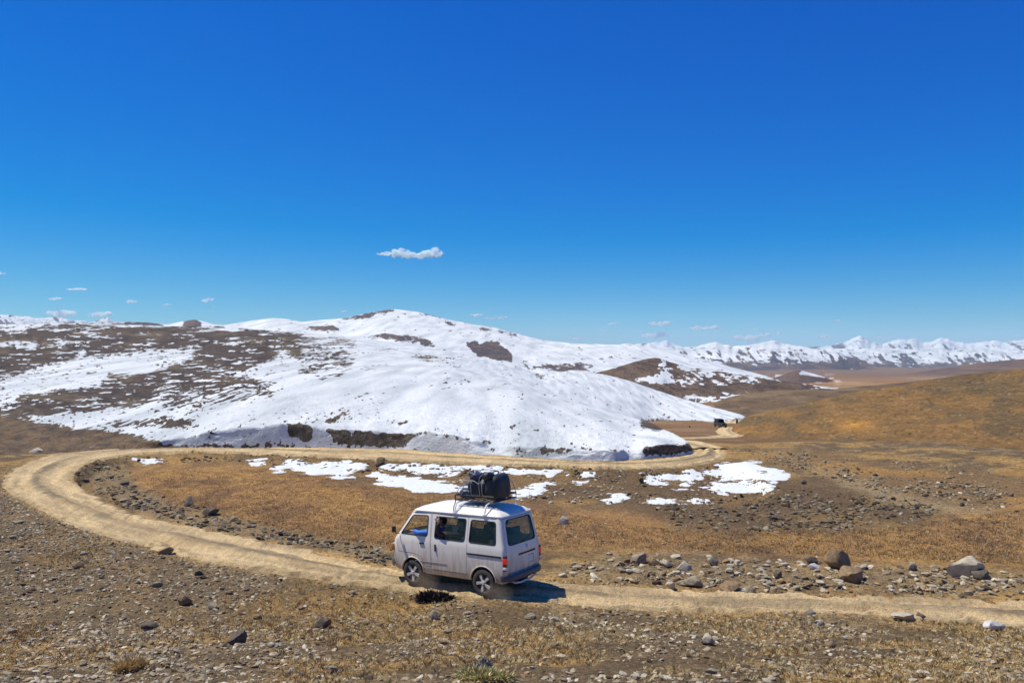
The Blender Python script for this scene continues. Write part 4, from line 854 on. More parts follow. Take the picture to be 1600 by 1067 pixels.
def glass(name, tint, gl=.10):
    m = bpy.data.materials.new(name); m.use_nodes = True; N = m.node_tree.nodes; L = m.node_tree.links; N.remove(N['Principled BSDF'])
    tr = N.new('ShaderNodeBsdfTransparent'); tr.inputs[0].default_value = (*tint, 1); g = N.new('ShaderNodeBsdfGlossy'); g.inputs['Roughness'].default_value = .03; g.inputs[0].default_value = (.9, .95, 1, 1)
    lw = N.new('ShaderNodeLayerWeight'); pw = N.new('ShaderNodeMath'); pw.operation = 'POWER'; pw.inputs[1].default_value = 4; L.new(lw.outputs['Facing'], pw.inputs[0])
    fr = N.new('ShaderNodeMapRange'); fr.inputs['To Min'].default_value = .018; fr.inputs['To Max'].default_value = .45; L.new(pw.outputs[0], fr.inputs[0]); mx = N.new('ShaderNodeMixShader'); L.new(fr.outputs[0], mx.inputs[0]); L.new(tr.outputs[0], mx.inputs[1]); L.new(g.outputs[0], mx.inputs[2])
    L.new(mx.outputs[0], N['Material Output'].inputs['Surface']); return m
GLASS = glass('tinted_glass', (.74, .75, .75)); CLEARG = glass('clear_glass', (.92, .94, .94))
OX = 1.6
LEV = [(.30, .10, 3.10, .630, .10), (.34, .04, 3.16, .662, .12), (.42, .015, 3.20, .680, .13), (.60, .0, 3.215, .692, .14), (.80, .0, 3.20, .697, .14), (.95, .01, 3.175, .697, .14),
       (1.01, .015, 3.15, .694, .14), (1.06, .03, 3.11, .686, .14), (1.20, .055, 3.005, .668, .14), (1.35, .085, 2.885, .650, .14), (1.50, .115, 2.765, .630, .14), (1.60, .14, 2.68, .614, .14), (1.645, .155, 2.64, .604, .14),
       (1.662, .16, 2.62, .610, .14), (1.69, .19, 2.56, .585, .15), (1.74, .26, 2.44, .53, .17), (1.785, .38, 2.26, .45, .2), (1.82, .56, 2.02, .34, .22), (1.84, .8, 1.75, .2, .15), (1.848, 1.05, 1.5, .08, .05)]
def ring(z, xr, xf, hw, rc, nl=48, ns=14, nc=6):
    rf = min(rc * 1.25, hw * .9); rr = min(rc * .55, hw * .8); P = []
    bow = .045 * min(1, hw / .6)                                    # front bows forward, rear barely
    def corner(cx, cy, r, a0):
        for i in range(nc + 1):
            a = a0 + (math.pi / 2) * i / nc; P.append((cx + r * math.cos(a), cy + r * math.sin(a)))
    corner(xf - rf, hw - rf, rf, 0)
    for i in range(1, nl): t = i / nl; P.append((xf - rf + (xr + rr - xf + rf) * t, hw))
    corner(xr + rr, hw - rr, rr, math.pi / 2)
    for i in range(1, ns): t = i / ns; P.append((xr, hw - rr - 2 * (hw - rr) * t))
    corner(xr + rr, -hw + rr, rr, math.pi)
    for i in range(1, nl): t = i / nl; P.append((xr + rr + (xf - rf - xr - rr) * t, -hw))
    corner(xf - rf, -hw + rf, rf, 1.5 * math.pi)
    for i in range(1, ns): t = i / ns; P.append((xf, -hw + rf + 2 * (hw - rf) * t))
    out = []
    for (x, y) in P:
        u = (x - xr) / (xf - xr); x2 = x + bow * max(0, 1 - (y / hw) ** 2) * sst(.75, 1, u) * 1.0 - .02 * max(0, 1 - (y / hw) ** 2) * sst(.2, 0, u)
        y2 = y * (1 - .05 * float(sst(.72, 1, u)) )
        out.append((x2 - OX, y2, z))
    return out
def hull(off=0.0, zlo=None):
    V = []; lv = [l for l in LEV]
    if zlo is not None: lv = [(zlo, .12, 3.05, .66, .12)] + [l for l in LEV if l[0] > zlo + .02]
    k = len(ring(*lv[0]))
    for (z, a, b, h, r) in lv:
        zz = z - off if z > 1.65 else z
        if off and z > 1.66: zz = z - off
        V += ring(zz, a + off, b - off, max(h - off, .02), max(r - off * .5, .02))
    Fc = []
    for j in range(len(lv) - 1):
        for i in range(k): Fc.append((j * k + i, j * k + (i + 1) % k, (j + 1) * k + (i + 1) % k, (j + 1) * k + i))
    Fc.append(tuple(range(k))[::-1]); Fc.append(tuple((len(lv) - 1) * k + i for i in range(k)))
    me = bpy.data.meshes.new('hull'); me.from_pydata([(float(x), float(y), float(z)) for x, y, z in V], [], Fc); me.update(); return me
def bool_(A, B, op):
    a = bpy.data.objects.new('tmp_a', A); b = bpy.data.objects.new('tmp_b', B); COL.objects.link(a); COL.objects.link(b)
    m = a.modifiers.new('b', 'BOOLEAN'); m.operation = op; m.object = b; m.solver = 'EXACT'
    dg = bpy.context.evaluated_depsgraph_get(); dg.update(); me = bpy.data.meshes.new_from_object(a.evaluated_get(dg))
    bpy.data.objects.remove(a); bpy.data.objects.remove(b); return me
def join_me(ms):
    bm = bmesh.new()
    for m in ms: bm.from_mesh(m)
    me = bpy.data.meshes.new('j'); bm.to_mesh(me); bm.free(); return me
def round_poly(P, r, n=5):
    out = []; N_ = len(P)
    for i in range(N_):
        p0, p1, p2 = [np.array(P[(i + k) % N_], float) for k in (-1, 0, 1)]; a = (p0 - p1); b = (p2 - p1); rr = min(r, np.linalg.norm(a) * .45, np.linalg.norm(b) * .45)
        s = p1 + a / np.linalg.norm(a) * rr; e = p1 + b / np.linalg.norm(b) * rr
        for t in np.linspace(0, 1, n): out.append(tuple((1 - t) ** 2 * s + 2 * t * (1 - t) * p1 + t * t * e))
    return out
def grow(P, g):
    P = np.array(P, float); c = P.mean(0); out = []; n = len(P)
    A = 0.5 * sum(P[i][0] * P[(i + 1) % n][1] - P[(i + 1) % n][0] * P[i][1] for i in range(n)); sg = 1 if A > 0 else -1
    for i in range(n):
        e0 = P[i] - P[i - 1]; e1 = P[(i + 1) % n] - P[i]; n0 = np.array([e0[1], -e0[0]]) / np.linalg.norm(e0) * sg; n1 = np.array([e1[1], -e1[0]]) / np.linalg.norm(e1) * sg
        m = n0 + n1; m = m / max(np.dot(m, m) / 2, .3); out.append(tuple(P[i] + m * g))
    return out
def prism(P, axis, lo, hi):
    """outline P: (x,z) for axis y, (y,z) for axis x"""
    bm = bmesh.new(); n = len(P); rings = []
    for v in (lo, hi): rings.append([bm.verts.new((p[0] - OX, v, p[1]) if axis == 'y' else (v - OX, p[0], p[1])) for p in P])
    for i in range(n): bm.faces.new((rings[0][i], rings[0][(i + 1) % n], rings[1][(i + 1) % n], rings[1][i]))
    bm.faces.new(rings[0][::-1]); bm.faces.new(rings[1]); bmesh.ops.recalc_face_normals(bm, faces=bm.faces)
    me = bpy.data.meshes.new('p'); bm.to_mesh(me); bm.free(); return me
def cyl_y(cx, cz, r, lo, hi, n=40): return prism([(cx + r * math.cos(6.2831853 * i / n), cz + r * math.sin(6.2831853 * i / n)) for i in range(n)], 'y', lo, hi)
W_FRONT = [(2.10, 1.125), (2.90, 1.125), (2.875, 1.17), (2.575, 1.555), (2.09, 1.575)]
W_MID = [(1.065, 1.095), (1.90, 1.10), (1.87, 1.575), (1.03, 1.575)]
W_REAR = [(.235, 1.09), (.945, 1.095), (.905, 1.57), (.26, 1.565)]
W_BACK = [(-.53, 1.07), (.53, 1.07), (.475, 1.585), (-.475, 1.585)]
W_SCREEN = [(-.60, 1.10), (.60, 1.10), (.53, 1.57), (-.53, 1.57)]
sides = ((.3, .95), (-.95, -.3))
shell = bool_(hull(), hull(.028, .42), 'DIFFERENCE')
cut = []
for wx in (2.54, .58):
    for lo, hi in ((.40, 1.0), (-1.0, -.40)): cut.append(cyl_y(wx, .29, .335, lo, hi))
for P in (W_FRONT, W_MID, W_REAR):
    for lo, hi in sides: cut.append(prism(round_poly(P, .06), 'y', lo, hi))
cut.append(prism(round_poly(W_BACK, .09), 'x', -.3, .4)); cut.append(prism(round_poly(W_SCREEN, .09), 'x', 2.3 + .2, 3.5))
for c in cut: shell = bool_(shell, c, 'DIFFERENCE')
D_FRONT = [(2.01, .47), (2.18, .47), (2.22, .58), (2.34, .68), (2.50, .72), (2.98, .72), (3.04, 1.06), (2.70, 1.52), (2.60, 1.615), (2.02, 1.625)]
D_SLIDE = [(1.01, .42), (1.99, .42), (1.99, 1.625), (.97, 1.625)]
D_BACK = [(-.60, .50), (.60, .50), (.615, 1.02), (.545, 1.62), (-.545, 1.62), (-.615, 1.02)]
van = empty('van'); tag(van, 'dusty white minivan driving on the dirt road with luggage on its roof rack', 'van')
def fin(me, name, material, parent, ang=30):
    for p in me.polygons: p.use_smooth = True
    me.set_sharp_from_angle(angle=math.radians(ang)); me.materials.clear(); me.materials.append(material); me.name = name
    return link(name, me, parent)
doors = {}
for nm, P, axis, lh in (('front_door', D_FRONT, 'y', sides), ('sliding_door', D_SLIDE, 'y', sides), ('tailgate', D_BACK, 'x', ((-.3, .35),))):
    for lo, hi in lh:
        d_ = bool_(shell, prism(round_poly(grow(P, -.006), .03), axis, lo, hi), 'INTERSECT'); doors[(nm, lo > 0)] = fin(d_, nm, PAINT, van)
for nm, P, axis, lh in (('front_door', D_FRONT, 'y', sides), ('sliding_door', D_SLIDE, 'y', sides), ('tailgate', D_BACK, 'x', ((-.3, .35),))):
    for lo, hi in lh: shell = bool_(shell, prism(round_poly(grow(P, .006), .03), axis, lo, hi), 'DIFFERENCE')
body = fin(shell, 'body', PAINT, van)
# door gaps show a dark rubber seal behind
gap = bool_(hull(.012), hull(.022, .45), 'DIFFERENCE')
for c in cut: gap = bool_(gap, c, 'DIFFERENCE')
strips = []
for nm, P, axis, lh in (('f', D_FRONT, 'y', sides), ('s', D_SLIDE, 'y', sides), ('t', D_BACK, 'x', ((-.3, .35),))):
    for lo, hi in lh:
        g_ = bool_(gap, prism(round_poly(grow(P, .012), .03), axis, lo, hi), 'INTERSECT'); strips.append(bool_(g_, prism(round_poly(grow(P, -.012), .03), axis, lo, hi), 'DIFFERENCE'))
fin(join_me(strips), 'door_seal', BLACKP, van)
# panes and their rubber frames
pane_h = bool_(hull(.010), hull(.016, .45), 'DIFFERENCE'); rub_h = bool_(hull(-.004), hull(.018, .45), 'DIFFERENCE')
def window(P, axis, lo, hi, parent, material, r, name='window', fr=.022):
    if material is not None:
        p = bool_(pane_h, prism(round_poly(grow(P, .004), r), axis, lo, hi), 'INTERSECT'); fin(p, name, material, parent)
    q = bool_(rub_h, prism(round_poly(grow(P, fr * .35), r + .01), axis, lo, hi), 'INTERSECT'); q = bool_(q, prism(round_poly(grow(P, -fr * .65), r), axis, lo, hi), 'DIFFERENCE')
    fin(q, 'window_seal', BLACKP, parent)
window(W_FRONT, 'y', .3, .95, doors[('front_door', True)], None, .06)
window(W_FRONT, 'y', -.95, -.3, doors[('front_door', False)], CLEARG, .06)
# left sliding window: the rear half is glazed and slid open at the front
window(W_MID, 'y', .3, .95, doors[('sliding_door', True)], None, .06)
p = bool_(pane_h, prism(round_poly([(1.06, 1.09), (1.62, 1.09), (1.60, 1.58), (1.02, 1.58)], .03), 'y', .3, .95), 'INTERSECT'); fin(p, 'window', GLASS, doors[('sliding_door', True)])
window(W_MID, 'y', -.95, -.3, doors[('sliding_door', False)], GLASS, .06)
window(W_REAR, 'y', .3, .95, body, GLASS, .06); window(W_REAR, 'y', -.95, -.3, body, GLASS, .06)
window(W_BACK, 'x', -.3, .4, doors[('tailgate', False)], GLASS, .09); window(W_SCREEN, 'x', 2.5, 3.5, body, CLEARG, .09, 'windscreen')
def bm_box(bm, c, s, rot=None, bev=0.0, seg=2):
    r = bmesh.ops.create_cube(bm, size=1.0); vs = r['verts']; bmesh.ops.scale(bm, vec=s, verts=vs)
    if bev: 
        es = list({e for v in vs for e in v.link_edges}); g = bmesh.ops.bevel(bm, geom=es, offset=bev, segments=seg, profile=.6, affect='EDGES'); vs = list({v for f in g['faces'] for v in f.verts} | {v for v in vs if v.is_valid})
    if rot is not None: bmesh.ops.rotate(bm, cent=(0, 0, 0), matrix=rot, verts=vs)
    bmesh.ops.translate(bm, vec=c, verts=vs); return vs
def box(name, c, s, material, parent, bev=.01, rot=None, seg=2):
    bm = bmesh.new(); bm_box(bm, (c[0] - OX, c[1], c[2]) if parent_is_van(parent) else c, s, rot, bev, seg); me = bpy.data.meshes.new(name); bm.to_mesh(me); bm.free(); return fin(me, name, material, parent, 40)
def parent_is_van(p):
    while p is not None:
        if p is van: return True
        p = p.parent
    return False
def tube_me(paths, r, n=8, closed=False):
    bm = bmesh.new()
    for P in paths:
        P = [Vector(p) for p in P]; rs = []
        for i, p in enumerate(P):
            t = (P[min(i + 1, len(P) - 1)] - P[max(i - 1, 0)]).normalized(); a = t.orthogonal().normalized()
            if rs: a = (rs[-1][1] - t * rs[-1][1].dot(t)).normalized()
            b = t.cross(a); rad = r[i] if isinstance(r, (list, tuple)) else r
            rs.append(([bm.verts.new(p + (a * math.cos(6.2831853 * k / n) + b * math.sin(6.2831853 * k / n)) * rad) for k in range(n)], a))
        for (A, _), (B, _) in zip(rs[:-1], rs[1:]):
            for k in range(n): bm.faces.new((A[k], A[(k + 1) % n], B[(k + 1) % n], B[k]))
        bm.faces.new(rs[0][0][::-1]); bm.faces.new(rs[-1][0])
    me = bpy.data.meshes.new('t'); bm.to_mesh(me); bm.free(); return me
def vt(name, paths, r, material, parent, n=8): return fin(tube_me([[(p[0] - OX, p[1], p[2]) for p in P] for P in paths], r, n), name, material, parent, 50)
# trim
LD, RD = doors[('front_door', True)], doors[('front_door', False)]; LS, RS_ = doors[('sliding_door', True)], doors[('sliding_door', False)]; TG = doors[('tailgate', False)]
box('handle', (2.25, .702, .965), (.13, .026, .035), BLACKP, LD, .008); box('handle', (2.25, -.702, .965), (.13, .026, .035), BLACKP, RD, .008)
box('handle', (1.86, .706, .90), (.035, .026, .15), BLACKP, LS, .008); box('handle', (1.86, -.706, .90), (.035, .026, .15), BLACKP, RS_, .008)
for s in (1, -1): box('slide_rail', (.54, s * .7, .862), (.90, .02, .038), BLACKP, body, .006)
for s in (1, -1):
    box('trim_line', (2.0, s * .694, .575), (0.9, .006, .012), mat('trim_grey', (.35, .34, .33), .6), body, .002)
box('tailgate_handle', (-.005, -.12, .845), (.03, .66, .042), BLACKP, TG, .008); box('number_plate', (-.012, -.16, .69), (.014, .40, .15), PLATE, TG, .004)
vt('plate_frame', [[(-.014, -.37, .61), (-.014, .05, .61), (-.014, .05, .77), (-.014, -.37, .77), (-.014, -.37, .61)]], .006, BLACKP, TG, 6)
# small emblem on the tailgate: an angular S
vt('emblem', [[(-.012, -.085, .99), (-.014, -.12, 1.012), (-.014, -.15, .985), (-.014, -.10, .955), (-.012, -.13, .93), (-.01, -.165, .95)]], .008, CHROME, TG, 6)
vt('rear_wiper', [[(.025, .05, 1.075), (.03, -.10, 1.10), (.045, -.34, 1.17)]], .008, BLACKP, TG, 6)
for s in (1, -1):
    tl = box('tail_lamp', (.03, s * .655, .735), (.075, .075, .31), AMBER, body, .012); box('red_lens', (.022, s * .66, .785), (.08, .082, .12), REDL, tl, .012); box('clear_lens', (.022, s * .66, .635), (.08, .08, .06), HEADL, tl, .01)
# bumpers
def bumper(name, x, sgn, z, h, mt, hw=.70):
    P = []
    for i in range(15):
        t = -1 + 2 * i / 14; y = hw * math.sin(t * math.pi / 2) if abs(t) < 1 else hw * t; P.append((x + sgn * (.085 * (1 - abs(y / hw) ** 5) - .10 * max(0, abs(y) - .60) / .1), y))
    bm = bmesh.new(); rows = []
    sec = [(0, -.5), (.6, -.5), (1, -.2), (1, .3), (.7, .5), (0, .5)]
    for (px, py) in P: rows.append([bm.verts.new((px - OX + sgn * .05 * a, py, z + h * b)) for a, b in sec])
    for A, B in zip(rows[:-1], rows[1:]):
        for k in range(6): bm.faces.new((A[k], A[(k + 1) % 6], B[(k + 1) % 6], B[k]))
    bm.faces.new(rows[0]); bm.faces.new(rows[-1][::-1]); bmesh.ops.recalc_face_normals(bm, faces=bm.faces); me = bpy.data.meshes.new(name); bm.to_mesh(me); bm.free(); return fin(me, name, mt, van, 35)
bumper('rear_bumper', .02, -1, .42, .12, BUMP); bumper('front_bumper', 3.17, 1, .46, .16, BUMP)
vt('exhaust', [[(.6, .30, .30), (.12, .30, .29), (-.02, .30, .27)]], .022, STEEL, van, 10)
vt('tow_bar', [[(.12, .42, .36), (-.03, .40, .30), (-.05, .2, .275), (-.05, -.2, .285), (-.03, -.42, .31), (.12, -.44, .36)]], .022, STEEL, van, 8)
for s in (1, -1):
    hl = box('headlight', (3.195, s * .48, .80), (.05, .24, .16), HEADL, body, .02); box('indicator', (3.17, s * .645, .80), (.05, .07, .15), mat('amber_lens', (.6, .25, .03), .3), hl, .012)
box('grille', (3.235, 0, .80), (.03, .66, .10), BLACKP, body, .008)
box('underbody', (1.6, 0, .315), (2.75, 1.15, .08), BLACKP, van, .02)
for wx in (2.54, .58):
    for s in (1, -1):
        bm = bmesh.new(); rs = []
        for i in range(15):
            a = math.pi * i / 14; rs.append([bm.verts.new((wx - OX + .328 * math.cos(a), s * y, .29 + .328 * math.sin(a))) for y in (.42, .655)])
        for A, B in zip(rs[:-1], rs[1:]): bm.faces.new((A[0], A[1], B[1], B[0]))
        inner = bm.faces.new([r[0] for r in rs]); me = bpy.data.meshes.new('wheel_arch'); bm.to_mesh(me); bm.free(); fin(me, 'wheel_arch', BLACKP, van)
# raised lips over the wheel arches, gutter and mirrors
for wx in (2.54, .58):
    for s in (1, -1): vt('arch_lip', [[(wx + .345 * math.cos(a), s * (.690), .29 + .345 * math.sin(a)) for a in np.linspace(.12, math.pi - .12, 18)]], .014, PAINT, body, 6)
for s in (1, -1):
    vt('gutter', [[(.17, s * .595, 1.668), (.3, s * .612, 1.668), (1.4, s * .614, 1.672), (2.3, s * .603, 1.668), (2.55, s * .588, 1.66)]], .011, PAINT, body, 6)
    m_ = vt('mirror', [[(2.95, s * .66, 1.12), (2.98, s * .74, 1.14), (2.98, s * .78, 1.20)]], .012, BLACKP, LD if s > 0 else RD, 6); box('mirror_housing', (2.985, s * .80, 1.235), (.05, .10, .13), BLACKP, m_, .015)
# wheels
def lathe(prof, n=36):
    bm = bmesh.new(); R_ = []
    for k in range(n):
        a = 6.2831853 * k / n; R_.append([bm.verts.new((r * math.cos(a), y, r * math.sin(a))) for r, y in prof])
    for A, B in zip(R_, R_[1:] + R_[:1]):
        for i in range(len(prof) - 1): bm.faces.new((A[i], A[i + 1], B[i + 1], B[i]))
    bmesh.ops.recalc_face_normals(bm, faces=bm.faces); me = bpy.data.meshes.new('lathe'); bm.to_mesh(me); bm.free(); return me
tyre_me = lathe([(.185, -.07), (.20, -.082), (.25, -.085), (.272, -.075), (.284, -.05), (.287, 0), (.284, .05), (.272, .075), (.25, .085), (.20, .082), (.185, .07)])
disc_me = lathe([(.0, .035), (.06, .04), (.10, .03), (.16, .035), (.19, .06), (.196, .072), (.190, .074), (.182, .05), (.182, -.06), (.05, -.06), (0, -.06)], 32)
bm = bmesh.new()
for k in range(5):
    a = 6.2831853 * k / 5; pts = [(.03, -.022), (.11, -.028), (.178, -.034), (.184, 0), (.178, .034), (.11, .028), (.03, .022)]
    lo, hi = [], []
    for r, w in pts: lo.append(bm.verts.new((r * math.cos(a) - w * math.sin(a), .045, r * math.sin(a) + w * math.cos(a)))); hi.append(bm.verts.new((r * .99 * math.cos(a) - w * .9 * math.sin(a), .074 - .06 * (r - .1) ** 2, r * .99 * math.sin(a) + w * .9 * math.cos(a))))
    for i in range(7): bm.faces.new((lo[i], lo[(i + 1) % 7], hi[(i + 1) % 7], hi[i]))
    bm.faces.new(hi)
r_ = bmesh.ops.create_cone(bm, cap_ends=True, segments=20, radius1=.048, radius2=.036, depth=.035); bmesh.ops.rotate(bm, cent=(0, 0, 0), matrix=Matrix.Rotation(-math.pi / 2, 3, 'X'), verts=r_['verts']); bmesh.ops.translate(bm, vec=(0, .066, 0), verts=r_['verts'])
bmesh.ops.recalc_face_normals(bm, faces=bm.faces); cap_me = bpy.data.meshes.new('hubcap'); bm.to_mesh(cap_me); bm.free()
WCAP = mat('white_silver', (.56, .53, .47), .6, noise=.4, nscale=14); WDISC = mat('dark_wheel', (.035, .033, .032), .6)
for me, m_ in ((tyre_me, RUBBER), (disc_me, WDISC), (cap_me, WCAP)):
    for p in me.polygons: p.use_smooth = True
    me.set_sharp_from_angle(angle=math.radians(35)); me.materials.append(m_)
for wx, wz, spin in ((2.54, .285, .35), (.58, .285, .1)):
    for s in (1, -1):
        w = empty('wheel', (wx - OX, s * .615, wz)); w.parent = van; w.rotation_euler = (0, spin, 0 if s > 0 else math.pi)
        t_ = link('tyre', tyre_me, w); link('rim', disc_me, w); link('hubcap', cap_me, w)
vt('axle', [[(2.54, -.6, .285), (2.54, .6, .285)], [(.58, -.6, .285), (.58, .6, .285)]], .035, BLACKP, van)
# interior
for (x, y, w) in ((2.05, .33, .46), (2.05, -.33, .46), (1.40, 0, 1.12), (.66, 0, 1.12)):
    st = box('seat', (x + .05, y, .60), (.46, w, .16), SEATM, van, .04); box('backrest', (x - .22, y, .90), (.12, w, .54), SEATM, st, .04, Matrix.Rotation(-.16, 3, 'Y') if False else None)
    for hy in ([y] if w < 1 else [-.33, .33]): box('headrest', (x - .25, hy, 1.235), (.09, .26, .16), SEATM, st, .03)
box('dashboard', (2.86, 0, .98), (.24, 1.22, .20), INTER, van, .05)
sw = vt('steering_wheel', [[(2.62 + .17 * math.cos(a) * .5, -.33 + .17 * math.sin(a), 1.10 + .17 * math.cos(a) * .86) for a in np.linspace(0, 6.2831853, 21)]], .013, BLACKP, van, 8)
# roof rack: two white hoops standing in the gutters, black basket on top
rack = empty('roof_rack'); rack.parent = van; rack.location = (0, 0, 0)
WHT = mat('white_tube', (.74, .75, .77), .4)
for x in (1.36, .55): vt('crossbar', [[(x, -.615, 1.675), (x, -.60, 1.76), (x, -.54, 1.885), (x, -.46, 1.905), (x, 0, 1.91), (x, .46, 1.905), (x, .54, 1.885), (x, .60, 1.76), (x, .615, 1.675)]], .017, WHT, rack, 8)
for x in (1.36, .55):
    for s in (1, -1): box('clamp', (x, s * .618, 1.68), (.09, .035, .05), WHT, rack, .008)
bx0, bx1, by = .44, 1.47, .43
vt('basket_rail', [[(bx0, -by, z), (bx1, -by, z), (bx1, by, z), (bx0, by, z), (bx0, -by, z)] for z in (1.935, 2.045)], .013, BLACKP, rack, 6)
vt('basket_post', [[(x, y, 1.93), (x, y, 2.05)] for x in np.linspace(bx0, bx1, 5) for y in (-by, by)], .009, BLACKP, rack, 6)
vt('basket_slat', [[(x, -by, 1.935), (x, by, 1.935)] for x in np.linspace(bx0 + .1, bx1 - .1, 7)], .011, BLACKP, rack, 6)
vt('tie_strap', [[(1.40, .622, 1.665), (1.40, .60, 1.79), (1.42, .50, 1.90), (1.45, .47, 2.04)], [(1.40, -.622, 1.665), (1.40, -.60, 1.79), (1.42, -.50, 1.90), (1.45, -.47, 2.04)]], .010, BLACKP, rack, 6)
VM = Matrix([[VAN_R[i, j] for j in range(3)] for i in range(3)]).to_4x4()
van.location = VAN_T.tolist(); van.rotation_euler = VM.to_euler()
VMW = Matrix.Translation(Vector(VAN_T.tolist())) @ VM

# ---- luggage lying in the basket: each bag a thing of its own
FAB = mat('black_nylon', (.022, .023, .028), .55, bump=.5, bscale=14); FAB2 = mat('dark_blue_nylon', (.030, .034, .062), .5, bump=.6, bscale=12); STRAP = mat('grey_webbing', (.30, .31, .33), .6); TARP = mat('pale_sheet', (.55, .60, .68), .45)
def soft(name, c, s, material, label, cat, group=None, rot=(0, 0, 0), p=2.6, lump=.05, seed=0, n=3):
    V, Fc = ico(4); sg = np.sign(V); a = np.abs(V) ; V = V / (np.sum(a ** p, 1) ** (1 / p))[:, None]
    V = V * (1 + lump * np.array([fbm(v[0] * 1.8 + v[2] * .7 + seed, v[1] * 1.8 - v[2], 3, seed) for v in V]))[:, None]
    V = V * np.array(s) / 2; me = np_mesh(name, V, Fc); me.materials.append(material)
    o = bpy.data.objects.new(name, me); COL.objects.link(o); o.matrix_world = VMW @ Matrix.Translation((c[0] - OX, c[1], c[2])) @ Euler(rot).to_matrix().to_4x4(); tag(o, label, cat, group); return o
def sm(P, n=6):
    P = [np.array(p, float) for p in P]; out = []
    if len(P) < 4: P = [P[0]] + P + [P[-1]]
    else: P = [P[0] * 2 - P[1]] + P + [P[-1] * 2 - P[-2]]
    for i in range(1, len(P) - 2):
        for t in np.linspace(0, 1, n, endpoint=False): out.append(tuple(.5 * (2 * P[i] + (P[i + 1] - P[i - 1]) * t + (2 * P[i - 1] - 5 * P[i] + 4 * P[i + 1] - P[i + 2]) * t * t + (3 * P[i] - P[i - 1] - 3 * P[i + 1] + P[i + 2]) * t ** 3)))
    return out + [tuple(P[-2])]
def straps(o, paths, r=.011, m=STRAP, name='strap'): return fin(tube_me([sm(p) if len(p) < 12 else p for p in paths], r, 6), name, m, o, 50)
def band(s, ax, t, p=2.6, k=1.02, n=28):
    """closed loop round a soft bag at offset t along axis ax"""
    out = []; i, j = [q for q in (0, 1, 2) if q != ax]; sc = max(0.05, (1 - abs(2 * t / s[ax]) ** p)) ** (1 / p)
    for a in np.linspace(0, 2 * math.pi, n):
        c_, s_ = math.cos(a), math.sin(a); rr = (abs(c_) ** p + abs(s_) ** p) ** (-1 / p); v = [0, 0, 0]; v[ax] = t; v[i] = s[i] / 2 * c_ * rr * sc * k; v[j] = s[j] / 2 * s_ * rr * sc * k; out.append(tuple(v))
    return out
s1 = (.40, .78, .24); b1 = soft('bag', (1.26, 0, 2.06), s1, FAB2, 'flat dark blue bag at the front of the roof rack under a pale sheet', 'bag', 'luggage on the van roof', p=4, seed=3)
straps(b1, [band(s1, 1, .2, 4)], .010)
V_, F_ = ico(4); 
sheet = soft('folded_sheet', (1.30, .02, 2.185), (.34, .60, .035), TARP, 'pale folded sheet lying on the flat dark blue bag on the van roof', 'sheet', None, p=5, lump=.12, seed=9)
s2 = (.62, .80, .46); b2 = soft('duffel_bag', (.93, .02, 2.20), s2, FAB, 'big black duffel bag strapped down in the middle of the van roof rack', 'bag', 'luggage on the van roof', p=3.2, lump=.10, seed=5)
straps(b2, [band(s2, 0, .12, 3.2), band(s2, 0, -.17, 3.2)], .012); straps(b2, [[(.30, .30, .05), (.24, .40, .12), (.05, .42, .17), (-.1, .40, .10)]], .012, STRAP, 'handle')
s3 = (.36, .60, .20); b3 = soft('backpack', (1.06, .16, 2.44), s3, FAB2, 'dark blue backpack lying on top of the big black duffel on the van roof', 'backpack', 'luggage on the van roof', (.1, -.25, .4), 2.8, .12, 7)
straps(b3, [[(-.1, .2, .09), (-.02, .05, .13), (.10, -.1, .11)], [(.0, .28, .06), (.08, .1, .12), (.16, -.02, .08)]], .012)
s4 = (.38, .66, .54); b4 = soft('travel_bag', (.57, .07, 2.22), s4, FAB, 'tall black soft bag at the rear end of the van roof rack', 'bag', 'luggage on the van roof', (0, .03, .05), 4, .09, 11)
straps(b4, [[(.05, -.12, .27), (.05, -.10, .33), (.05, .10, .33), (.05, .12, .27)]], .014, BLACKP, 'handle')
s5 = (.26, .40, .18); b5 = soft('bundle', (.66, .28, 2.46), s5, FAB, 'small black bundle wedged on top between the duffel and the tall soft bag', 'bag', 'luggage on the van roof', (.2, .1, .3), 2.4, .16, 13)
straps(b5, [band(s5, 1, .0, 2.4)], .010)
rope = tube_me([sm(p_) for p_ in [[(1.47 - OX, .43, 2.04), (1.35 - OX, .44, 2.20), (1.15 - OX, .30, 2.50), (.95 - OX, .05, 2.57), (.75 - OX, -.2, 2.52), (.54 - OX, -.40, 2.30), (.44 - OX, -.43, 2.04)],
                [(1.30 - OX, .43, 2.04), (1.22 - OX, .45, 2.25), (1.05 - OX, .38, 2.46), (.88 - OX, .30, 2.50)], [(.80 - OX, .43, 2.04), (.80 - OX, .46, 2.30), (.78 - OX, .40, 2.48), (.70 - OX, .1, 2.56)]]], .007, 6)
o = fin(rope, 'rope', STRAP, None); o.matrix_world = VMW; tag(o, 'grey rope lashed over the bags on the van roof', 'rope')

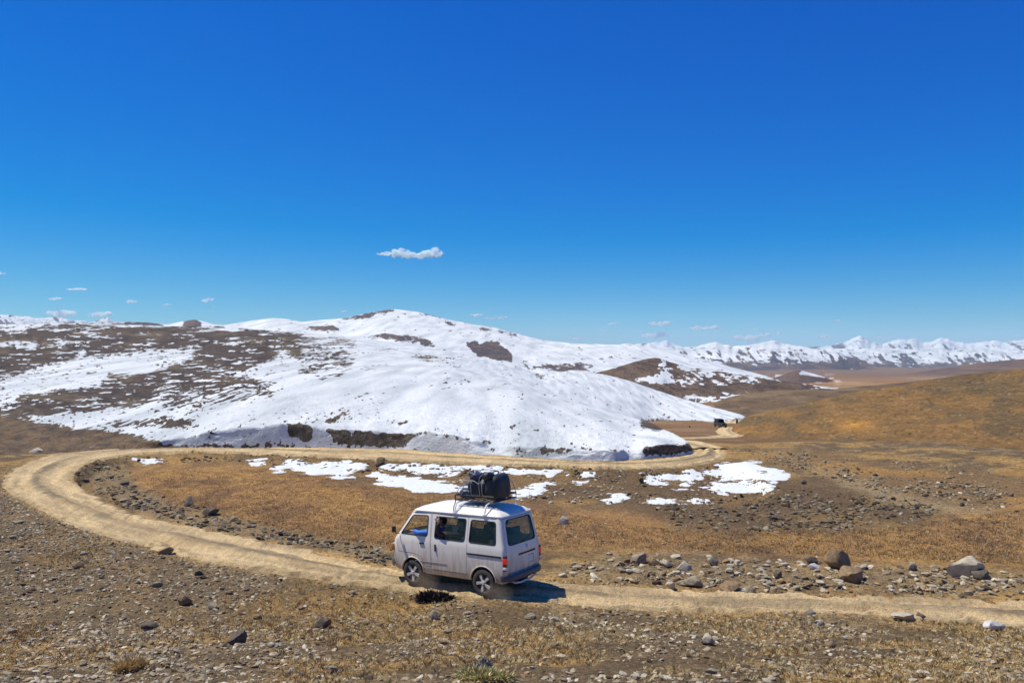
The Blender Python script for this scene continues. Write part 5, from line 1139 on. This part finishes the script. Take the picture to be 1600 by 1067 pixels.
# ------------------------------------------------------------------ people in the van
SKIN = mat('skin', (.36, .20, .13), .55); SKIN2 = mat('tan_skin', (.55, .36, .25), .55); HAIR = mat('black_hair', (.012, .010, .009), .6)
BLUEJ = mat('blue_jacket', (.03, .16, .55), .7, bump=.4, bscale=20); DARKJ = mat('dark_maroon_jacket', (.045, .028, .032), .8, bump=.4, bscale=20); GREYJ = mat('charcoal_jacket', (.05, .05, .055), .85); TROU = mat('dark_trousers', (.04, .042, .05), .85)
def skin_mesh(name, V, E, R_, root=0, sub=2):
    me = bpy.data.meshes.new(name); me.from_pydata([tuple(v) for v in V], E, []); ob = bpy.data.objects.new('tmp', me); COL.objects.link(ob)
    m = ob.modifiers.new('Skin', 'SKIN'); m.use_smooth_shade = True
    if not me.skin_vertices: raise RuntimeError('no skin layer')
    for i, d in enumerate(me.skin_vertices[0].data):
        r = R_[i]; d.radius = r if isinstance(r, tuple) else (r, r); d.use_root = (i == root)
    s = ob.modifiers.new('Sub', 'SUBSURF'); s.levels = sub; s.render_levels = sub
    dg = bpy.context.evaluated_depsgraph_get(); dg.update(); out = bpy.data.meshes.new_from_object(ob.evaluated_get(dg)); bpy.data.objects.remove(ob)
    for p in out.polygons: p.use_smooth = True
    out.name = name; return out
def head_mesh(c, yaw, pitch=0.0):
    """skull with brow, eye sockets, nose, mouth, chin and ears; looks along +x"""
    V, Fc = ico(4); V = V.copy(); x, y, z = V.T
    X = x * .095 + .004; Y_ = y * .074; Z = z * .118
    Y_ *= 1 - .22 * sst(-.1, -1, z) ; X += .012 * sst(-.3, -.9, z) * sst(0, .8, x)
    face = sst(.3, .9, x)
    X += .024 * np.exp(-((y / .16) ** 2 + ((z + .12) / .20) ** 2)) * face            # nose
    for s in (1, -1): X -= .014 * np.exp(-(((y - s * .36) / .2) ** 2 + ((z - .08) / .13) ** 2)) * face
    X += .006 * np.exp(-(((z - .26) / .1) ** 2)) * face
    X += .007 * np.exp(-((y / .3) ** 2 + ((z + .48) / .08) ** 2)) * face - .006 * np.exp(-((y / .3) ** 2 + ((z + .555) / .03) ** 2)) * face
    for s in (1, -1): Y_ += s * .016 * np.exp(-(((x + .05) / .14) ** 2 + ((z + .02) / .24) ** 2)) * (y * s > .5)
    P = np.stack([X, Y_, Z], -1); R = np.array((Matrix.Rotation(yaw, 3, 'Z') @ Matrix.Rotation(-pitch, 3, 'Y'))); return P @ R.T + np.array(c), Fc
def hand_parts(wrist, direction, normal, curl=.25, side=1, spread=.16):
    """palm, four unequal fingers with knuckle bends, a thumb from the side of the palm"""
    d = Vector(direction).normalized(); n = (Vector(normal) - d * Vector(normal).dot(d)).normalized(); s = d.cross(n) * side; w = Vector(wrist); ms = []
    bm = bmesh.new(); vs = bm_box(bm, (0, 0, 0), (.095, .082, .028), None, .011, 2); B = Matrix((d, s, n)).transposed().to_4x4(); B.translation = w + d * .055
    bmesh.ops.transform(bm, matrix=B, verts=bm.verts[:]); me = bpy.data.meshes.new('palm'); bm.to_mesh(me); bm.free(); ms.append(me)
    for off, L_, a in ((-.031, .070, -spread), (-.010, .080, -spread * .3), (.011, .074, spread * .35), (.031, .058, spread)):
        p = w + d * .095 + s * off; dd = (d + s * a).normalized(); pts = [p - dd * .012]; cu = 0
        for f_, k in ((.42, .4), (.32, .9), (.26, .8)):
            pts.append(pts[-1] + (dd * math.cos(cu) + n * math.sin(cu)) * L_ * f_ * 1.05); cu += curl * k
        ms.append(tube_me([pts], [.0095, .0092, .0085, .0068], 8))
    p = w + d * .035 - s * .036; ms.append(tube_me([[p, p + (d * .5 - s).normalized() * .030 + n * .006, p + (d * .75 - s * .75).normalized() * .055 + n * .014, p + (d * .95 - s * .5).normalized() * .075 + n * .02]], [.0135, .0115, .0105, .0075], 8))
    return ms
def person(name, hip, lean, sh_l, el_l, wr_l, el_r, wr_r, headyaw, headpitch, skin, jacket, label, handl=None, handr=None, turn=0.0):
    hip = np.array(hip, float) - [OX, 0, 0]; f = lambda p: np.array(p, float) - [OX, 0, 0]
    ct, st = math.cos(turn), math.sin(turn); RT = np.array([[ct, -st, 0], [st, ct, 0], [0, 0, 1]])
    waist = hip + [-.03 * lean, 0, .16]; chest = hip + [-.06 * lean, 0, .36]; neck = hip + [-.07 * lean, 0, .52]; shl = neck + RT @ [0, .185, -.04]; shr = neck + RT @ [0, -.185, -.04]; top = neck + [.01, 0, .07]
    kl, kr = hip + [.38, .11, .06], hip + [.38, -.11, .06]; al, ar = kl + [-.02, 0, -.30], kr + [-.02, 0, -.30]; tl, tr = al + [.12, 0, -.02], ar + [.12, 0, -.02]
    P = [hip, waist, chest, neck, top, shl, f(el_l), f(wr_l), shr, f(el_r), f(wr_r), hip + [.05, .10, 0], kl, al, tl, hip + [.05, -.10, 0], kr, ar, tr]
    E = [(0, 1), (1, 2), (2, 3), (3, 4), (3, 5), (5, 6), (6, 7), (3, 8), (8, 9), (9, 10), (0, 11), (11, 12), (12, 13), (13, 14), (0, 15), (15, 16), (16, 17), (17, 18)]
    R_ = [(.13, .11), (.125, .10), (.14, .105), .07, .052, .062, .043, .030, .062, .043, .030, .085, .06, .042, .035, .085, .06, .042, .035]
    bodym = skin_mesh('person', P, E, R_)
    hv, hf = head_mesh(top + np.array([.025 * math.cos(headyaw), .025 * math.sin(headyaw), .115]), headyaw, headpitch); parts = [bodym, np_mesh('h', hv, hf)]
    for wr, el, hd, sd in ((f(wr_l), f(el_l), handl, 1), (f(wr_r), f(el_r), handr, -1)):
        dr, nr_ = hd[:2] if hd else (wr - el, (0, 0, -1)); parts += hand_parts(wr - .0 * (wr - el), dr, nr_, hd[2] if hd else .5, sd)
    me = join_me(parts); me.name = 'person'
    for p in me.polygons: p.use_smooth = True
    me.materials.clear(); me.materials.append(skin); o = bpy.data.objects.new('person', me); COL.objects.link(o); o.matrix_world = VMW; tag(o, label, 'person')
    JR = [(.15, .128), (.145, .12), (.162, .125), .085, .0, .080, .062, .047, .080, .062, .047]
    jm = skin_mesh('jacket', P[:4] + P[5:11], [(0, 1), (1, 2), (2, 3), (3, 4), (4, 5), (5, 6), (3, 7), (7, 8), (8, 9)], [JR[i] for i in (0, 1, 2, 3, 5, 6, 7, 8, 9, 10)]); jm.materials.append(jacket); link('jacket', jm, o)
    tm = skin_mesh('trousers', [P[0], P[11], P[12], P[13], P[15], P[16], P[17]], [(0, 1), (1, 2), (2, 3), (0, 4), (4, 5), (5, 6)], [.14, .10, .076, .06, .10, .076, .06]); tm.materials.append(TROU); link('trousers', tm, o)
    hx = hv - hv.mean(0); loc = hx @ np.array(Matrix.Rotation(headyaw, 3, 'Z')); mask = (loc[:, 2] > .035) | ((loc[:, 0] < -.01) & (loc[:, 2] > -.06)); mask &= ~((loc[:, 0] > .055) & (loc[:, 2] < .07))
    k = mask[hf].all(1); u = np.unique(hf[k]); rm = np.full(len(hv), -1); rm[u] = np.arange(len(u)); hm = np_mesh('hair', (hx * 1.09 + hv.mean(0) + [0, 0, .004])[u], rm[hf[k]]); hm.materials.append(HAIR); link('hair', hm, o)
    return o
# left front seat: leans an elbow in a blue sleeve out of the open window
person('person', (1.98, .30, .71), 1, None, (2.32, .705, 1.185), (2.56, .60, 1.20), (2.30, .06, 1.02), (2.52, .14, 1.02), .35, 0, SKIN, BLUEJ, 'person in a blue jacket resting an elbow on the open front window sill', ((1, -.2, .1), (0, -.3, -1), .7), None)
# middle row: waves from the open half of the side window
person('person', (1.42, .36, .71), 1, None, (1.80, .66, 1.20), (1.72, .745, 1.455), (1.72, .16, 1.05), (1.78, .05, 1.0), 1.2, 0, SKIN2, DARKJ, 'person in a dark jacket waving a raised hand at the side window', ((-.05, .10, 1), (.1, .9, -.1), .10), None, .5)
person('person', (.70, .22, .71), 1, None, (.95, .42, 1.02), (1.05, .25, .95), (.95, .02, 1.02), (1.05, .15, .95), .2, 0, SKIN, GREYJ, 'dark haired person on the rear seat seen through the back window, on the left')
person('person', (.70, -.27, .71), 1, None, (.95, -.07, 1.02), (1.05, -.25, .95), (.95, -.47, 1.02), (1.05, -.30, .95), -.2, 0, SKIN, TROU, 'dark haired person on the rear seat seen through the back window, on the right')
# ------------------------------------------------------------------ off-road vehicle far down the track
jd = 158.0; jx = (1125.5 - 800) / F * jd; jz = float(ground(1125.5, jd)) + .1
jeep = empty('offroad_car', (jx, jd, jz)); jeep.rotation_euler = (0, 0, math.radians(-82)); tag(jeep, 'small dark green off-road car on the distant track beyond the snow', 'car')
JG = mat('dark_green_paint', (.028, .034, .028), .5); JC = mat('dark_canvas', (.02, .02, .018), .9); JW = glass('car_glass', (.35, .4, .42))
def jbox(name, parts, material, parent, bev=.03):
    bm = bmesh.new()
    for c, s_ in parts: bm_box(bm, c, s_, None, bev)
    me = bpy.data.meshes.new(name); bm.to_mesh(me); bm.free(); return fin(me, name, material, parent, 40)
jbox('body', [((0, 0, .72), (3.4, 1.45, .46)), ((1.15, 0, 1.0), (1.1, 1.25, .14)), ((-.35, 0, .46), (2.6, 1.2, .12)), ((1.25, .66, .80), (.8, .22, .10)), ((1.25, -.66, .80), (.8, .22, .10))], JG, jeep)
bm = bmesh.new(); sec = [(-1.68, .95), (-1.62, 1.72), (.42, 1.76), (.62, .95)]
for s_ in (1, -1): pass
A_ = [bm.verts.new((x, .68 - .10 * (z > 1.2), z)) for x, z in sec]; B_ = [bm.verts.new((x, -.68 + .10 * (z > 1.2), z)) for x, z in sec]
for i in range(4): bm.faces.new((A_[i], A_[(i + 1) % 4], B_[(i + 1) % 4], B_[i]))
bm.faces.new(A_[::-1]); bm.faces.new(B_); bmesh.ops.bevel(bm, geom=bm.edges[:], offset=.04, segments=2, affect='EDGES'); bmesh.ops.recalc_face_normals(bm, faces=bm.faces)
me = bpy.data.meshes.new('cabin'); bm.to_mesh(me); bm.free(); cab = fin(me, 'cabin', JC, jeep, 40)
for s_ in (1, -1): jbox('window', [((-.1, s_ * .635, 1.36), (.8, .02, .36))], JW, cab, .008); jbox('window', [((-1.1, s_ * .635, 1.36), (.8, .02, .36))], JW, cab, .008)
o = jbox('windscreen', [((0, 0, 0), (.02, 1.1, .5))], JW, cab, .008); o.location = (.545, 0, 1.36); o.rotation_euler = (0, math.radians(-14), 0)
o = jbox('rear_window', [((0, 0, 0), (.02, .9, .36))], JW, cab, .008); o.location = (-1.665, 0, 1.38); o.rotation_euler = (0, math.radians(4), 0)
for s_ in (1, -1): jbox('headlight', [((1.71, s_ * .45, .82), (.05, .18, .18))], HEADL, jeep, .02)
jbox('bumper', [((1.78, 0, .52), (.12, 1.45, .14))], BLACKP, jeep); jbox('bumper', [((-1.76, 0, .52), (.12, 1.4, .14))], BLACKP, jeep)
for x in (1.15, -1.1):
    for s_ in (1, -1):
        w = empty('wheel', (x, s_ * .66, .36)); w.parent = jeep; w.scale = (1.27, 1.3, 1.27)
        link('tyre', tyre_me, w); link('rim', disc_me, w)
sp = empty('spare_wheel', (-1.80, .1, 1.05)); sp.parent = jeep; sp.rotation_euler = (0, 0, math.pi / 2); sp.scale = (1.2, 1.1, 1.2); link('tyre', tyre_me, sp); link('rim', disc_me, sp)

# ------------------------------------------------------------------ small fair-weather clouds, billows of real volume far beyond the ranges
def cloud_mat():
    m = bpy.data.materials.new('cloud_vapour'); m.use_nodes = True; N = m.node_tree.nodes; L = m.node_tree.links; N.remove(N['Principled BSDF'])
    v = N.new('ShaderNodeVolumePrincipled'); v.inputs['Color'].default_value = (.94, 1, 1, 1); v.inputs['Anisotropy'].default_value = .5
    geo = N.new('ShaderNodeNewGeometry'); t = N.new('ShaderNodeTexNoise'); t.inputs['Scale'].default_value = .0035; t.inputs['Detail'].default_value = 5; t.inputs['Roughness'].default_value = .6
    tc = N.new('ShaderNodeTexCoord'); L.new(tc.outputs['Object'], t.inputs['Vector'])
    r = N.new('ShaderNodeMapRange'); r.inputs['From Min'].default_value = .42; r.inputs['From Max'].default_value = .66; r.inputs['To Max'].default_value = .022; L.new(t.outputs['Fac'], r.inputs[0])
    L.new(r.outputs[0], v.inputs['Density']); L.new(v.outputs[0], N['Material Output'].inputs['Volume']); return m
M_CLOUD = cloud_mat()
def cloud(px, y, w, h, label, seed, d=39000.0, puffs=None):
    r = np.random.default_rng(seed); s = d / F; W_, H_ = w * s, h * s
    bm = bmesh.new(); puffs = puffs or [(u + r.uniform(-.06, .06), r.uniform(-.1, .12), (.34 - .32 * abs(u - .5)) * r.uniform(.8, 1.2)) for u in np.linspace(.14, .86, max(4, int(w / 7)))]
    for u, v, q in puffs:
        g = bmesh.ops.create_icosphere(bm, subdivisions=3, radius=1.0); rx, rz = max(q * H_ * 1.5, W_ / len(puffs) * .75), q * H_ * 1.45
        bmesh.ops.scale(bm, vec=(rx, rx, rz), verts=g['verts']); bmesh.ops.translate(bm, vec=((u - .5) * W_, r.uniform(-.2, .2) * H_, v * H_), verts=g['verts'])
    me = bpy.data.meshes.new('c'); bm.to_mesh(me); bm.free(); ob = bpy.data.objects.new('tmp', me); COL.objects.link(ob)
    m = ob.modifiers.new('r', 'REMESH'); m.mode = 'VOXEL'; m.voxel_size = H_ / 16
    dg = bpy.context.evaluated_depsgraph_get(); dg.update(); me = bpy.data.meshes.new_from_object(ob.evaluated_get(dg)); bpy.data.objects.remove(ob)
    n = len(me.vertices); co = np.empty(n * 3, np.float32); me.vertices.foreach_get('co', co); co = co.reshape(-1, 3)
    k = H_ * .22; a = fbm(co[:, 0] / (H_ * .5), co[:, 2] / (H_ * .4) + co[:, 1] / (H_ * .5), 4, seed); b = fbm(co[:, 0] / (H_ * .5) + 9, co[:, 2] / (H_ * .4), 4, seed + 1)
    co[:, 2] += k * a; co[:, 0] += 1.5 * k * b; me.vertices.foreach_set('co', co.ravel()); me.update(); me.name = 'cloud'
    o = link('cloud', me, mat=M_CLOUD); o.location = ((px - 800) / F * d, d, -(y - Y0) / F * d); tag(o, label, 'cloud', 'small clouds in the blue sky'); return o
cloud(640, 397, 98, 12, 'largest brightest cloud, alone high above the rounded snow summit', 901, 39000, [(.04, .0, .10), (.14, -.02, .2), (.26, .05, .36), (.38, .12, .48), (.47, .02, .40), (.56, -.14, .3), (.66, -.2, .3), (.74, -.12, .34), (.82, .0, .42), (.90, .22, .44), (.97, .1, .28)])
CL = [(1, 427, 14, 5, 'cloud scrap cut by the left edge, higher than its neighbours'), (87, 466.5, 20, 5, 'small cloud under a thin one above the far left mountains'), (120, 452, 28, 4, 'thin flat cloud, upper of two above the far left mountains'),
      (95, 490, 48, 12, 'wide low cloud resting on the far left mountains'), (156, 491, 36, 11, 'low cloud at the right end of the far left mountains'), (205, 471, 17, 6, 'small cloud right of the two above the far left mountains'), (261, 476, 12, 4, 'faint tiny cloud between two small ones above the brown hill'),
      (324, 469, 18, 7, 'small puffy cloud above the dark knolls on the left skyline'), (331, 481, 9, 4, 'tiny cloud just below the puffy one on the left'), (538, 486, 10, 4, 'tiny cloud left of the rounded snow summit'), (745, 492, 20, 5, 'left cloud of a short row right of the snow summit'), (764, 497, 18, 4, 'thin middle cloud of a short row right of the snow summit'), (783, 496, 18, 6, 'right cloud of a short row right of the snow summit'),
      (958, 505, 15, 6, 'small upper cloud of two over the snow plain'), (944, 515.5, 12, 5, 'small lower cloud of two over the snow plain'), (900, 528, 20, 7, 'pale cloud low over the right slope of the snow mountain'), (1030, 505.5, 36, 8, 'ragged cloud above the blue peaks right of centre'), (1022, 523, 44, 10, 'faint cloud bank lying behind the blue peaks'), (1104, 512.5, 58, 8, 'long flat cloud left of the right hand snow range'),
      (1168, 527, 46, 13, 'rounded cloud rising behind the left shoulder of the range'), (1196, 523, 20, 8, 'short cloud touching the rounded one behind the range'), (1216, 520, 12, 6, 'tiny cloud above the broad snow shoulder of the range'), (1288, 525, 20, 6, 'flat cloud left of the pointed snow peak'), (1309, 501, 13, 5, 'tiny cloud high above the pointed snow peak'), (1382, 527, 30, 4, 'thin cloud right of the pointed snow peak'), (1178, 514, 14, 3, 'faintest thin cloud above the rounded one')]
for i, c in enumerate(CL): cloud(*c, 910 + 3 * i)

# ------------------------------------------------------------------ dust kicked up behind the front wheel, and the air itself
def vol_mat(name, color, density, an=0.0, noise=None):
    m = bpy.data.materials.new(name); m.use_nodes = True; N = m.node_tree.nodes; L = m.node_tree.links; N.remove(N['Principled BSDF'])
    v = N.new('ShaderNodeVolumePrincipled'); v.inputs['Color'].default_value = (*color, 1); v.inputs['Density'].default_value = density; v.inputs['Anisotropy'].default_value = an
    L.new(v.outputs[0], N['Material Output'].inputs['Volume'])
    if noise:
        tc = N.new('ShaderNodeTexCoord'); t = N.new('ShaderNodeTexNoise'); t.inputs['Scale'].default_value = noise; t.inputs['Detail'].default_value = 3; L.new(tc.outputs['Object'], t.inputs[0])
        ln = N.new('ShaderNodeVectorMath'); ln.operation = 'LENGTH'; L.new(tc.outputs['Object'], ln.inputs[0])
        r = N.new('ShaderNodeMapRange'); r.inputs['From Min'].default_value = 1.0; r.inputs['From Max'].default_value = .1; r.inputs['To Max'].default_value = density * 2; L.new(ln.outputs['Value'], r.inputs[0])
        mu = N.new('ShaderNodeMath'); mu.operation = 'MULTIPLY'; L.new(r.outputs[0], mu.inputs[0]); L.new(t.outputs[0], mu.inputs[1]); L.new(mu.outputs[0], v.inputs['Density'])
    return m
V_, F_ = ico(4); V_ = V_ * (1 + .25 * np.array([fbm(v[0] * 2 + v[2], v[1] * 2, 3, 77) for v in V_]))[:, None] * .85
M_DUST = vol_mat('dust', (.85, .72, .54), .65, 0, 2.5)
for (lx, ly, sc, lb) in ((2.12, .78, (.5, .28, .32), 'faint puff of dust trailing the front wheel of the van'), (.15, .80, (.5, .28, .25), 'faint puff of dust trailing the rear wheel of the van')):
    o = link('dust', np_mesh('dust', V_, F_), mat=M_DUST); o.matrix_world = VMW @ Matrix.Translation((lx - OX, ly, .17)) @ Matrix.Diagonal((*sc, 1)); tag(o, lb, 'dust', None, 'stuff')
bm = bmesh.new(); bmesh.ops.create_cube(bm, size=1.0); bmesh.ops.scale(bm, vec=(60000, 31500, 1120), verts=bm.verts); bmesh.ops.translate(bm, vec=(0, 31500 / 2 - 500, 1120 / 2 - 560), verts=bm.verts)
me = bpy.data.meshes.new('haze'); bm.to_mesh(me); bm.free()
o = link('haze', me, mat=vol_mat('haze', (.64, .85, 1.0), 2.1e-5)); tag(o, 'thin blue haze filling the wide valley air', 'haze', None, 'stuff')
